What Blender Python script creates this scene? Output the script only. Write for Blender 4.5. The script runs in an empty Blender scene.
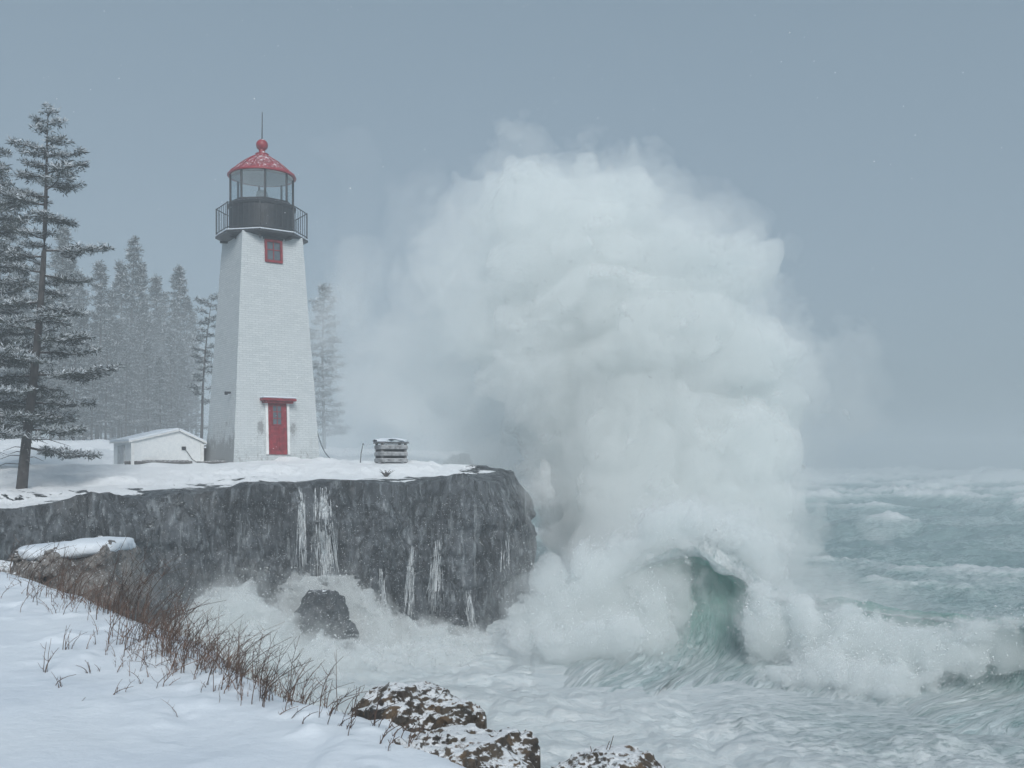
import bpy, math, random
import numpy as np
from mathutils import Vector, Matrix

S = bpy.context.scene
COL = S.collection
R = math.radians

# ------------------------------------------------------------------ camera
F = 1000.0            # focal length in pixels of the 1024 px wide frame
HZ = 465.0            # picture row of the true horizon
EYE = 5.5             # height of the lens above the sea
cam = bpy.data.objects.new("camera", bpy.data.cameras.new("camera"))
COL.objects.link(cam)
cam.location = (0, 0, EYE)
cam.rotation_euler = (R(90), 0, 0)
cam.data.sensor_width = 36.0
cam.data.lens = 36.0 * F / 1024.0
cam.data.shift_y = (HZ - 384.0) / 1024.0
cam.data.clip_start = 0.1
cam.data.clip_end = 3000
S.camera = cam

# ------------------------------------------------------------------ light
SUN = Vector((0.17, -0.75, 0.62)).normalized()
SUN_EL = math.asin(SUN.z)
SUN_AZ = math.atan2(SUN.x, SUN.y)
W = bpy.data.worlds.new("World")
S.world = W
W.use_nodes = True
wt = W.node_tree
bg = wt.nodes["Background"]
sky = wt.nodes.new("ShaderNodeTexSky")
sky.sky_type = 'NISHITA'
sky.sun_disc = False
sky.sun_elevation = SUN_EL
sky.sun_rotation = SUN_AZ
sky.dust_density = 4.0
sky.air_density = 1.0
hsv = wt.nodes.new("ShaderNodeHueSaturation")
hsv.inputs["Saturation"].default_value = 0.50
ovc = wt.nodes.new("ShaderNodeMix")          # the cloud deck evens the clear sky out
ovc.data_type = 'RGBA'
ovc.inputs[0].default_value = 0.62
ovc.inputs[7].default_value = (2.28, 3.42, 4.34, 1)
wt.links.new(sky.outputs[0], hsv.inputs["Color"])
wt.links.new(hsv.outputs[0], ovc.inputs[6])
wt.links.new(ovc.outputs[2], bg.inputs[0])
bg.inputs[1].default_value = 0.10
sl = bpy.data.lights.new("sun", 'SUN')
sl.energy = 2.1
sl.angle = R(25)
sl.color = (1.0, 0.988, 0.972)
so = bpy.data.objects.new("sun", sl)
so.rotation_euler = SUN.to_track_quat('Z', 'Y').to_euler()
so.location = (0, 0, 60)
COL.objects.link(so)

S.view_settings.view_transform = 'Standard'
S.view_settings.look = 'None'
S.view_settings.gamma = 1.0
S.view_settings.exposure = 0.0
S.view_settings.use_curve_mapping = False
S.render.engine = 'CYCLES'
S.cycles.max_bounces = 18
S.cycles.diffuse_bounces = 3
S.cycles.glossy_bounces = 3
S.cycles.transmission_bounces = 4
S.cycles.volume_bounces = 12
S.cycles.transparent_max_bounces = 24
S.cycles.use_adaptive_sampling = True
S.cycles.adaptive_threshold = 0.03
S.cycles.use_denoising = True
S.cycles.sample_clamp_indirect = 6.0

# ------------------------------------------------------------------ helpers
def P(px, py, D):
    """world point whose picture position from the photograph is px,py at depth D"""
    return Vector(((px - 512.0) / F * D, D, EYE + (HZ - py) / F * D))

def sstep(a, b, x):
    t = np.clip((x - a) / (b - a), 0, 1)
    return t * t * (3 - 2 * t)

def _hash(x, y, z, s):
    n = (x.astype(np.uint32) * np.uint32(374761393) + y.astype(np.uint32) * np.uint32(668265263)
         + z.astype(np.uint32) * np.uint32(2246822519) + np.uint32((s * 3266489917) & 0xffffffff))
    n = (n ^ (n >> np.uint32(13))) * np.uint32(1274126177)
    n = (n ^ (n >> np.uint32(16))) * np.uint32(2654435761)
    n ^= n >> np.uint32(15)
    return n.astype(np.float32) / np.float32(2147483648.0) - np.float32(1.0)

def vnoise(x, y, z, seed=0):
    x, y, z = (np.asarray(a, np.float32) for a in np.broadcast_arrays(x, y, z))
    fx, fy, fz = np.floor(x), np.floor(y), np.floor(z)
    ix, iy, iz = fx.astype(np.int64), fy.astype(np.int64), fz.astype(np.int64)
    tx, ty, tz = x - fx, y - fy, z - fz
    tx, ty, tz = (t * t * t * (t * (t * 6 - 15) + 10) for t in (tx, ty, tz))
    r = 0
    for dx in (0, 1):
        wx = tx if dx else 1 - tx
        for dy in (0, 1):
            wy = ty if dy else 1 - ty
            for dz in (0, 1):
                wz = tz if dz else 1 - tz
                r = r + wx * wy * wz * _hash(ix + dx, iy + dy, iz + dz, seed)
    return r

def fbm(x, y, z, octv=4, seed=0, gain=0.5, lac=2.03, billow=False, ridge=False):
    a, r, f, tot = 1.0, 0, 1.0, 0
    for o in range(octv):
        n = vnoise(x * f + 13.7 * o, y * f + 5.1 * o, z * f - 7.3 * o, seed + o)
        if billow:
            n = np.abs(n) * 2 - 0.6
        if ridge:
            n = 1 - 2.4 * np.abs(n)
        r = r + a * n
        tot += a
        a *= gain
        f *= lac
    return r / tot

def mesh(name, v, f, mats=None, parent=None, attrs=None, smooth=True, uv=None, mi=None):
    """v: (N,3) array; f: (M,k) array or list of face tuples; ONE linked mesh object"""
    me = bpy.data.meshes.new(name)
    v = np.asarray(v, np.float32).reshape(-1, 3)
    if isinstance(f, np.ndarray):
        k = f.shape[1]
        me.vertices.add(len(v))
        me.vertices.foreach_set("co", v.ravel())
        me.loops.add(f.size)
        me.loops.foreach_set("vertex_index", f.astype(np.int32).ravel())
        me.polygons.add(len(f))
        me.polygons.foreach_set("loop_start", np.arange(0, f.size, k, dtype=np.int32))
        me.update(calc_edges=True)
        me.validate()
    else:
        me.from_pydata(v.tolist(), [], [tuple(q) for q in f])
        me.update()
    for an, av in (attrs or {}).items():
        dom = 'POINT' if len(av) == len(me.vertices) else 'FACE'
        a = me.attributes.new(an, 'FLOAT', dom)
        a.data.foreach_set("value", np.asarray(av, np.float32).ravel())
    if uv is not None:
        ul = me.uv_layers.new(name="UVMap")
        li = np.zeros(len(me.loops), np.int32)
        me.loops.foreach_get("vertex_index", li)
        ul.data.foreach_set("uv", np.asarray(uv, np.float32)[li].ravel())
    if smooth:
        me.polygons.foreach_set("use_smooth", np.ones(len(me.polygons), bool))
    if mi is not None:
        me.polygons.foreach_set("material_index", np.asarray(mi, np.int32))
    o = bpy.data.objects.new(name, me)
    COL.objects.link(o)
    for m in (mats if isinstance(mats, (list, tuple)) else [mats]):
        if m:
            me.materials.append(m)
    if parent:
        o.parent = parent
    return o

def tag(o, label, cat=None, group=None, kind=None):
    if label: o["label"] = label
    if cat: o["category"] = cat
    if group: o["group"] = group
    if kind: o["kind"] = kind
    return o

def thing(name, loc, label, cat, rz=0.0, group=None):
    o = bpy.data.objects.new(name, None)
    o.empty_display_size = 0.2
    o.location = loc
    o.rotation_euler = (0, 0, rz)
    COL.objects.link(o)
    return tag(o, label, cat, group)

class MB:
    """collects boxes, tubes, lathes; .build links them as one mesh"""
    def __init__(s): s.v, s.f = [], []
    def add(s, v, f):
        b = len(s.v); s.v += [tuple(p) for p in v]; s.f += [tuple(i + b for i in q) for q in f]; return s
    def box(s, c, d, M=None, bev=0.0):
        x, y, z = d[0] / 2, d[1] / 2, d[2] / 2
        if bev > 0:
            b = min(bev, x * .9, y * .9, z * .9)
            vs, fs = [], []
            for sz, zz in ((-z, 0), (-z + b, 1), (z - b, 1), (z, 0)):
                i = 0 if zz else b
                vs += [(-x + i, -y + i, sz), (x - i, -y + i, sz), (x - i, y - i, sz), (-x + i, y - i, sz)]
            fs.append((3, 2, 1, 0)); fs.append((12, 13, 14, 15))
            for k in range(3):
                for j in range(4):
                    a, bq = k * 4 + j, k * 4 + (j + 1) % 4
                    fs.append((a, bq, bq + 4, a + 4))
        else:
            vs = [(-x, -y, -z), (x, -y, -z), (x, y, -z), (-x, y, -z), (-x, -y, z), (x, -y, z), (x, y, z), (-x, y, z)]
            fs = [(3, 2, 1, 0), (4, 5, 6, 7), (0, 1, 5, 4), (1, 2, 6, 5), (2, 3, 7, 6), (3, 0, 4, 7)]
        out = []
        for p in vs:
            p = Vector(p)
            if M is not None: p = M @ p
            out.append(p + Vector(c))
        return s.add(out, fs)
    def tube(s, pts, rad, n=8, cap=True):
        pts = [Vector(p) for p in pts]
        if not hasattr(rad, '__len__'): rad = [rad] * len(pts)
        rings = []
        for i, p in enumerate(pts):
            t = (pts[min(i + 1, len(pts) - 1)] - pts[max(i - 1, 0)]).normalized()
            u = t.cross(Vector((0, 0, 1)))
            if u.length < 0.05: u = t.cross(Vector((1, 0, 0)))
            u.normalize(); w = t.cross(u)
            rings.append([p + (u * math.cos(2 * math.pi * k / n) + w * math.sin(2 * math.pi * k / n)) * rad[i] for k in range(n)])
        vs = [q for r in rings for q in r]
        fs = []
        for i in range(len(pts) - 1):
            for k in range(n):
                a, b = i * n + k, i * n + (k + 1) % n
                fs.append((a, b, b + n, a + n))
        if cap:
            fs.append(tuple(range(n - 1, -1, -1)))
            fs.append(tuple((len(pts) - 1) * n + k for k in range(n)))
        return s.add(vs, fs)
    def lathe(s, prof, n=32, c=(0, 0, 0), rot=0.0):
        vs = []
        for r, z in prof:
            for k in range(n):
                a = rot + 2 * math.pi * k / n
                vs.append((c[0] + r * math.cos(a), c[1] + r * math.sin(a), c[2] + z))
        fs = []
        for i in range(len(prof) - 1):
            for k in range(n):
                a, b = i * n + k, i * n + (k + 1) % n
                fs.append((a, b, b + n, a + n))
        fs.append(tuple(range(n - 1, -1, -1)))
        fs.append(tuple((len(prof) - 1) * n + k for k in range(n)))
        return s.add(vs, fs)
    def build(s, name, m, parent=None, smooth=False):
        return mesh(name, s.v, s.f, m, parent, smooth=smooth)

def surface_nets(f, org, h):
    """closed quad mesh of the region f > 0"""
    nx, ny, nz = f.shape
    ins = f > 0
    cnt = np.zeros((nx - 1, ny - 1, nz - 1), np.int8)
    for a in (0, 1):
        for b in (0, 1):
            for c in (0, 1):
                cnt += ins[a:nx - 1 + a, b:ny - 1 + b, c:nz - 1 + c]
    act = (cnt > 0) & (cnt < 8)
    ii = np.argwhere(act)
    idx = -np.ones(act.shape, np.int64)
    idx[act] = np.arange(len(ii))
    acc = np.zeros((len(ii), 3)); num = np.zeros(len(ii))
    cs = [(a, b, c) for a in (0, 1) for b in (0, 1) for c in (0, 1)]
    val = {c: f[ii[:, 0] + c[0], ii[:, 1] + c[1], ii[:, 2] + c[2]] for c in cs}
    for c in cs:
        for ax in range(3):
            if c[ax] == 0:
                d = list(c); d[ax] = 1; d = tuple(d)
                fa, fb = val[c], val[d]
                m = (fa > 0) != (fb > 0)
                t = fa / np.where(m, fa - fb, 1)
                p = np.tile(np.array(c, float), (len(ii), 1)); p[:, ax] += t
                acc[m] += p[m]; num[m] += 1
    v = (ii + acc / num[:, None]) * h + np.asarray(org)
    quads = []
    for ax in range(3):
        u, w = (ax + 1) % 3, (ax + 2) % 3
        sl0 = [slice(None)] * 3; sl1 = [slice(None)] * 3
        sl0[ax] = slice(0, -1); sl1[ax] = slice(1, None)
        A, B = ins[tuple(sl0)], ins[tuple(sl1)]
        e = np.argwhere(A != B)
        ok = (e[:, u] > 0) & (e[:, w] > 0) & (e[:, u] < f.shape[u] - 1) & (e[:, w] < f.shape[w] - 1)
        e = e[ok]
        fl = A[e[:, 0], e[:, 1], e[:, 2]]
        q = []
        for du, dw in ((-1, -1), (0, -1), (0, 0), (-1, 0)):
            g = e.copy(); g[:, u] += du; g[:, w] += dw
            q.append(idx[g[:, 0], g[:, 1], g[:, 2]])
        q = np.stack(q, 1)
        q[~fl] = q[~fl][:, ::-1]
        quads.append(q)
    return v, np.concatenate(quads)

def blob_field(ells, h, pad, k=0.35, pw=2.0):
    """union of ellipsoids (centre, radii) as a rough distance in metres on a grid of step h"""
    lo = np.min([np.array(c) - np.array(r) for c, r in ells], 0) - pad
    hi = np.max([np.array(c) + np.array(r) for c, r in ells], 0) + pad
    n = np.ceil((hi - lo) / h).astype(int) + 1
    X, Y, Z = np.meshgrid(*(lo[i] + h * np.arange(n[i], dtype=np.float32) for i in range(3)), indexing='ij')
    s = np.zeros(X.shape, np.float32)
    for c, r in ells:
        q = (np.abs((X - c[0]) / r[0]) ** pw + np.abs((Y - c[1]) / r[1]) ** pw + np.abs((Z - c[2]) / r[2]) ** pw) ** (1 / pw)
        s += np.exp(np.clip((1 - q) * min(r) / k, -30, 30))
    return np.log(s + 1e-13) * k, X, Y, Z, lo

# ------------------------------------------------------------------ material helpers
def newmat(name):
    m = bpy.data.materials.new(name)
    m.use_nodes = True
    m.node_tree.nodes.clear()
    o = m.node_tree.nodes.new("ShaderNodeOutputMaterial")
    return m, m.node_tree, o

class G:
    """tiny node-graph writer"""
    def __init__(s, nt): s.nt = nt
    def n(s, typ, **kw):
        nd = s.nt.nodes.new("ShaderNode" + typ)
        for k, v in kw.items():
            if k.startswith('_'): setattr(nd, k[1:], v)
        return nd
    def put(s, sock, v):
        if isinstance(v, bpy.types.NodeSocket): s.nt.links.new(v, sock)
        else:
            if sock.type == 'RGBA' and hasattr(v, '__len__') and len(v) == 3: v = (*v, 1)
            sock.default_value = v
    def math(s, op, a, b=0.0, c=None, clamp=False):
        nd = s.n("Math", _operation=op, _use_clamp=clamp)
        s.put(nd.inputs[0], a); s.put(nd.inputs[1], b)
        if c is not None: s.put(nd.inputs[2], c)
        return nd.outputs[0]
    def mix(s, f, a, b):
        nd = s.n("Mix", _data_type='RGBA')
        s.put(nd.inputs[0], f); s.put(nd.inputs[6], a); s.put(nd.inputs[7], b)
        return nd.outputs[2]
    def ss(s, a, b, x):
        nd = s.n("MapRange", _interpolation_type='SMOOTHSTEP')
        s.put(nd.inputs[0], x); s.put(nd.inputs[1], a); s.put(nd.inputs[2], b)
        return nd.outputs[0]
    def attr(s, name):
        return s.n("Attribute", _attribute_name=name).outputs["Fac"]
    def coord(s, kind="Object"):
        return s.n("TexCoord").outputs[kind]
    def scale(s, v, sc, loc=(0, 0, 0), rot=(0, 0, 0)):
        nd = s.n("Mapping"); s.put(nd.inputs[0], v)
        nd.inputs[1].default_value = loc; nd.inputs[2].default_value = rot; nd.inputs[3].default_value = sc
        return nd.outputs[0]
    def noise(s, v, sc, det=4.0, rough=0.55, dist=0.0):
        nd = s.n("TexNoise"); s.put(nd.inputs["Vector"], v)
        nd.inputs["Scale"].default_value = sc; nd.inputs["Detail"].default_value = det
        nd.inputs["Roughness"].default_value = rough; nd.inputs["Distortion"].default_value = dist
        return nd.outputs["Fac"]
    def bump(s, h, st=0.5, dist=0.05, normal=None):
        nd = s.n("Bump"); s.put(nd.inputs["Height"], h)
        nd.inputs["Strength"].default_value = st; nd.inputs["Distance"].default_value = dist
        if normal is not None: s.put(nd.inputs["Normal"], normal)
        return nd.outputs[0]
    def nz(s):
        g = s.n("NewGeometry"); sp = s.n("SeparateXYZ"); s.put(sp.inputs[0], g.outputs["Normal"])
        return sp.outputs[2]
    def pbsdf(s, col, rough=0.6, normal=None, **kw):
        nd = s.n("BsdfPrincipled"); s.put(nd.inputs["Base Color"], col); s.put(nd.inputs["Roughness"], rough)
        if normal is not None: s.put(nd.inputs["Normal"], normal)
        for k, v in kw.items(): s.put(nd.inputs[k.replace('_', ' ')], v)
        return nd.outputs[0]

def mat_plain(name, col, rough=0.6, var=0.25, sc=8.0, bump=0.0, snow=0.0, metallic=0.0):
    m, nt, o = newmat(name); g = G(nt)
    c = g.coord()
    n1 = g.noise(c, sc, 5)
    col2 = tuple(x * (1 - var) for x in col); col3 = tuple(min(1, x * (1 + var)) for x in col)
    cc = g.mix(g.ss(0.3, 0.7, n1), col2, col3)
    if snow > 0:
        n2 = g.noise(c, sc * 3.1, 6, 0.65)
        k = g.math('ADD', g.math('MULTIPLY', g.nz(), 0.5), n2)
        cc = g.mix(g.ss(1.05 - snow, 1.12 - snow, k), cc, (0.80, 0.83, 0.86))
    nm = g.bump(n1, bump, 0.02) if bump else None
    nt.links.new(g.pbsdf(cc, rough, nm, Metallic=metallic), o.inputs[0])
    return m

def mat_snow(name="snow"):
    m, nt, o = newmat(name); g = G(nt)
    c = g.coord()
    n1 = g.noise(c, 0.9, 5, 0.5)
    n2 = g.noise(c, 22.0, 4, 0.6)
    n3 = g.noise(c, 5.0, 4, 0.6)
    cc = g.mix(g.ss(0.25, 0.75, n1), (0.63, 0.69, 0.76), (0.71, 0.76, 0.81))
    b = g.bump(n3, 0.35, 0.05, g.bump(n2, 0.25, 0.012))
    nt.links.new(g.pbsdf(cc, 0.75, b), o.inputs[0])
    return m

def mat_rock(name, dark, light, sc=3.0, snow_lo=0.52, snow_w=0.2, frost=0.3, brown=None):
    """rough wet rock; snow lies where the surface faces up, frost is caught in its roughness"""
    m, nt, o = newmat(name); g = G(nt)
    c = g.coord()
    n1 = g.noise(c, sc, 8, 0.62, 0.4)
    n2 = g.noise(g.scale(c, (1, 1, 0.35)), sc * 4, 6, 0.65)
    n3 = g.noise(c, sc * 16, 4, 0.7)
    cc = g.mix(g.ss(0.32, 0.68, n1), dark, light)
    if brown:
        cc = g.mix(g.ss(0.5, 0.62, g.noise(c, sc * 1.7, 5, 0.6)), cc, brown)
    cc = g.mix(g.math('MULTIPLY', g.ss(0.55, 0.7, n2), 0.45), cc, tuple(x * 1.7 for x in light))
    cc = g.mix(g.ss(0.70 - frost * 0.2, 0.78 - frost * 0.2, n3), cc, (0.62, 0.65, 0.68))
    up = g.math('ADD', g.nz(), g.math('MULTIPLY', g.math('SUBTRACT', n2, 0.5), 1.3))
    up = g.math('ADD', up, g.math('MULTIPLY', g.math('SUBTRACT', n3, 0.5), 0.8))
    sn = g.ss(snow_lo, snow_lo + snow_w, up)
    cc = g.mix(sn, cc, (0.82, 0.85, 0.88))
    b = g.bump(n3, 0.6, 0.02, g.bump(n2, 0.7, 0.08))
    rg = g.math('MULTIPLY_ADD', sn, 0.25, 0.5)
    nt.links.new(g.pbsdf(cc, rg, b), o.inputs[0])
    return m

def mat_volume(name, dens, col=(0.96, 0.975, 0.98), aniso=0.0, veil=0.0, veil_col=(0.90, 0.925, 0.93)):
    """even spray; with veil > 0 part of its boundary is coarse white drops"""
    m, nt, o = newmat(name); g = G(nt)
    v = g.n("VolumePrincipled")
    g.put(v.inputs["Color"], col); g.put(v.inputs["Density"], dens); g.put(v.inputs["Anisotropy"], aniso)
    nt.links.new(v.outputs[0], o.inputs["Volume"])
    if veil > 0:
        tr = g.n("BsdfTransparent"); tl = g.n("BsdfTranslucent"); df = g.n("BsdfDiffuse")
        g.put(tl.inputs[0], veil_col); g.put(df.inputs[0], veil_col)
        mx = g.n("MixShader"); mx.inputs[0].default_value = 0.5
        nt.links.new(df.outputs[0], mx.inputs[1]); nt.links.new(tl.outputs[0], mx.inputs[2])
        m2 = g.n("MixShader"); m2.inputs[0].default_value = veil
        nt.links.new(tr.outputs[0], m2.inputs[1]); nt.links.new(mx.outputs[0], m2.inputs[2])
        nt.links.new(m2.outputs[0], o.inputs["Surface"])
    for holder in (m, getattr(m, "cycles", None)):
        try: holder.homogeneous_volume = True
        except Exception: pass
    return m

SNOW = mat_snow()

# ------------------------------------------------------------------ haze: the snowy air
hz = MB().box((60, 280, 9.5), (1000, 700, 25)).build("haze", mat_volume("haze_air", 0.0042, (0.91, 0.96, 0.99), 0.1))
tag(hz, "even grey snow haze filling the air over sea and land", None, None, "stuff")

# ------------------------------------------------------------------ sea
CREST = [  # px, depth, crest height, curl 0..1
    (530, 32.0, 0.10, 0.0), (560, 31.8, 0.8, 0.1), (605, 31.2, 1.8, 0.15), (655, 30.6, 2.9, 0.3), (690, 30.1, 3.35, 0.34),
    (715, 29.8, 3.2, 0.30), (740, 29.4, 2.5, 0.18), (770, 28.9, 1.95, 0.12), (810, 28.2, 1.75, 0.15), (870, 27.2, 1.7, 0.15), (930, 26.1, 1.65, 0.12),
    (1000, 24.8, 1.72, 0.25), (1080, 23.2, 1.8, 0.15), (1250, 21.0, 1.2, 0.0), (1500, 19.5, 0.3, 0.0)]
cr = np.array([[(p - 512) / F * d, d, h, c] for p, d, h, c in CREST])

def sea_height(X, Y):
    wx = 4.5 * fbm(X * 0.035, Y * 0.05, 3.1, 3, 11)
    wy = 4.5 * fbm(X * 0.035, Y * 0.05, 9.7, 3, 12)
    far = sstep(26, 130, Y)
    right = sstep(-6, 10, X - 0.02 * Y)
    z = 0
    for lam, amp, ang, sd in ((46, 1.9, -116, 1), (31, 1.2, -92, 2), (19, 0.75, -128, 3), (11.5, 0.42, -100, 4), (7.0, 0.24, -135, 5), (4.2, 0.13, -88, 6)):
        k = 2 * math.pi / lam
        dx, dy = math.cos(R(ang)), math.sin(R(ang))
        ph = k * ((X + wx * lam / 18) * dx + (Y + wy * lam / 18) * dy) + sd * 1.7
        env = np.clip(0.42 + 0.95 * fbm(X / lam / 1.1, Y / lam / 1.5, sd * 3.3, 3, 30 + sd), 0.05, 1.6)
        crest = 1 - np.abs(np.sin(ph * 0.5))
        near = 0.14 if lam > 24 else 0.36
        z = z + (1 + 1.3 * far) * amp * env * (1.7 * crest ** 1.6 - 0.6) * (near + (1 - near) * far + (0.25 if lam < 24 else 0.0) * right)
    ch = fbm(X * 0.50, Y * 0.9, 1.0, 5, 50, 0.58, ridge=True)
    ch2 = fbm(X * 1.7, Y * 3.0, 2.0, 4, 60, 0.6, ridge=True)
    z = z + (0.15 + 0.25 * far) * ch + 0.05 * ch2
    boil = fbm(X * 0.36, Y * 0.5, 5.0, 5, 70, 0.58, billow=True)
    z = z + 0.34 * boil * (1 - far)
    return z

ROWS, COLS = 760, 760
yy = 8.0 * np.exp(np.linspace(0, math.log(610 / 8.0), ROWS))
tt = np.linspace(-1, 1, COLS)
Yg, Tg = np.meshgrid(yy, tt, indexing='ij')
Xg = Tg * (Yg * 0.72 + 7)
Xg = Xg + 0.0 * Yg
Zg = sea_height(Xg, Yg)
# distance to the crest line, to calm the water under the breaking wave
cw = np.interp(Xg, cr[:, 0], cr[:, 1], left=60, right=19)
dfront = cw - Yg
under = sstep(-8, -2, dfront) * (1 - sstep(5, 9, dfront)) * sstep(-2, 1, Xg)
Zg = Zg * (1 - 0.8 * under) - 0.10 * under
lap_y = np.zeros_like(Zg); lap_y[1:-1] = Zg[1:-1] - 0.5 * (Zg[:-2] + Zg[2:])
gy = np.gradient(Zg, axis=0) / np.gradient(Yg, axis=0)
crestn = sstep(0.2, 1.0, Zg / (0.35 + 1.9 * sstep(26, 130, Yg)))
edge = 0.5 * fbm(Xg * 0.11, Yg * 0.16, 4.4, 4, 90)
surf = sstep(3.0, -3.0, Xg - (33 - Yg) * -0.25 - 7 - 6 * edge) * (1 - sstep(31, 37, Yg))
surf = np.maximum(surf, (1 - sstep(14, 22, Yg + 8 * edge)) * 0.85)
midz = (1 - sstep(27, 44, Yg)) * 0.45
foam = 0.33 - 0.13 * sstep(30, 60, Yg) + 0.34 * crestn + 0.60 * surf + 0.26 * midz + 0.26 * edge
foam += 0.62 * sstep(30, 120, Yg) * crestn ** 2
i0 = (np.arange(ROWS - 1)[:, None] * COLS + np.arange(COLS - 1)[None]).ravel()
SEAQ = np.stack([i0, i0 + 1, i0 + COLS + 1, i0 + COLS], 1)

def mat_water(name, use_uv=False):
    m, nt, o = newmat(name); g = G(nt)
    c = g.coord()
    if use_uv:
        uv = g.coord("UV")
        warp = g.noise(g.scale(uv, (1.2, 0.5, 1)), 1.0, 4, 0.6)
        cv = g.n("CombineXYZ"); g.put(cv.inputs[0], warp)
        ad = g.n("VectorMath", _operation='ADD'); g.put(ad.inputs[0], uv); g.put(ad.inputs[1], cv.outputs[0])
        lace = g.noise(g.scale(ad.outputs[0], (5.0, 0.7, 1)), 1.0, 8, 0.66, 0.6)
        fine = g.noise(g.scale(ad.outputs[0], (17.0, 3.2, 1)), 1.0, 6, 0.7, 0.5)
    else:
        lace = g.noise(g.scale(c, (0.55, 1.6, 0.8), rot=(0, 0, R(14))), 1.0, 10, 0.72, 0.5)
        fine = g.noise(g.scale(c, (3.2, 9.0, 3.4), rot=(0, 0, R(8))), 1.0, 7, 0.76, 0.25)
    big = g.noise(g.scale(c, (0.10, 0.24, 0.1)), 1.0, 4, 0.6)
    ridge = g.math('SUBTRACT', 1.0, g.math('MULTIPLY', g.math('ABSOLUTE', g.math('SUBTRACT', lace, 0.5)), 7.0))
    ridge2 = g.math('SUBTRACT', 1.0, g.math('MULTIPLY', g.math('ABSOLUTE', g.math('SUBTRACT', fine, 0.5)), 7.0))
    f = g.attr("foam")
    k = g.math('ADD', f, g.math('MULTIPLY', ridge, 0.16))
    k = g.math('ADD', k, g.math('MULTIPLY', ridge2, 0.12))
    k = g.math('ADD', k, g.math('MULTIPLY', g.math('SUBTRACT', big, 0.5), 0.6))
    k = g.math('ADD', k, g.math('MULTIPLY', g.math('SUBTRACT', fine, 0.5), 0.75))
    fo = g.ss(0.34, 0.92, k)
    aer_glow = g.attr("aerated_glow")
    deep = g.mix(aer_glow, (0.12, 0.18, 0.20), (0.50, 0.88, 0.79))  # mint is aerated water plus light shining through the wave, put into the colour
    milky = g.mix(g.ss(0.1, 0.6, k), deep, g.mix(aer_glow, (0.24, 0.35, 0.37), (0.50, 0.79, 0.73)))
    col = g.mix(fo, milky, g.mix(g.ss(0.35, 0.75, g.math('ADD', g.math('MULTIPLY', fine, 0.6), g.math('MULTIPLY', lace, 0.4))), (0.66, 0.745, 0.775), (0.90, 0.925, 0.93)))
    rough = g.math('MULTIPLY_ADD', fo, 0.5, 0.22)
    bp = g.bump(g.math('ADD', fine, g.math('MULTIPLY', fo, 0.5)), 0.7, 0.16, g.bump(g.noise(c, 12.0, 5, 0.7), 0.4, 0.04))
    p = g.pbsdf(col, rough, bp)
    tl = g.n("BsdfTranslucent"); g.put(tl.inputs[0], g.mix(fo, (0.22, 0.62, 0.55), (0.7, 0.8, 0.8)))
    mx = g.n("MixShader"); g.put(mx.inputs[0], g.math('MULTIPLY', aer_glow, 0.55))
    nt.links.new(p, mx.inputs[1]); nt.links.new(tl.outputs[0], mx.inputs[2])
    nt.links.new(mx.outputs[0], o.inputs[0])
    return m
WATER = mat_water("sea_water")
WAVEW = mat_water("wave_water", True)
sea = mesh("sea", np.stack([Xg, Yg, Zg], -1), SEAQ, WATER, None,
           {"foam": foam.ravel(), "aerated_glow": (0.10 + 0.25 * crestn).ravel()})
tag(sea, "storm tossed grey green sea streaked with white foam", None, None, "structure")

# ------------------------------------------------------------------ the breaking wave
def catmull(pts, n):
    pts = np.asarray(pts, float)
    t = np.linspace(0, len(pts) - 1.0001, n)
    i = t.astype(int); u = (t - i)[:, None]
    g_ = lambda k: pts[np.clip(k, 0, len(pts) - 1)]
    p0, p1, p2, p3 = g_(i - 1), g_(i), g_(i + 1), g_(i + 2)
    return 0.5 * ((2 * p1) + (-p0 + p2) * u + (2 * p0 - 5 * p1 + 4 * p2 - p3) * u ** 2 + (-p0 + 3 * p1 - 3 * p2 + p3) * u ** 3)

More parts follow.
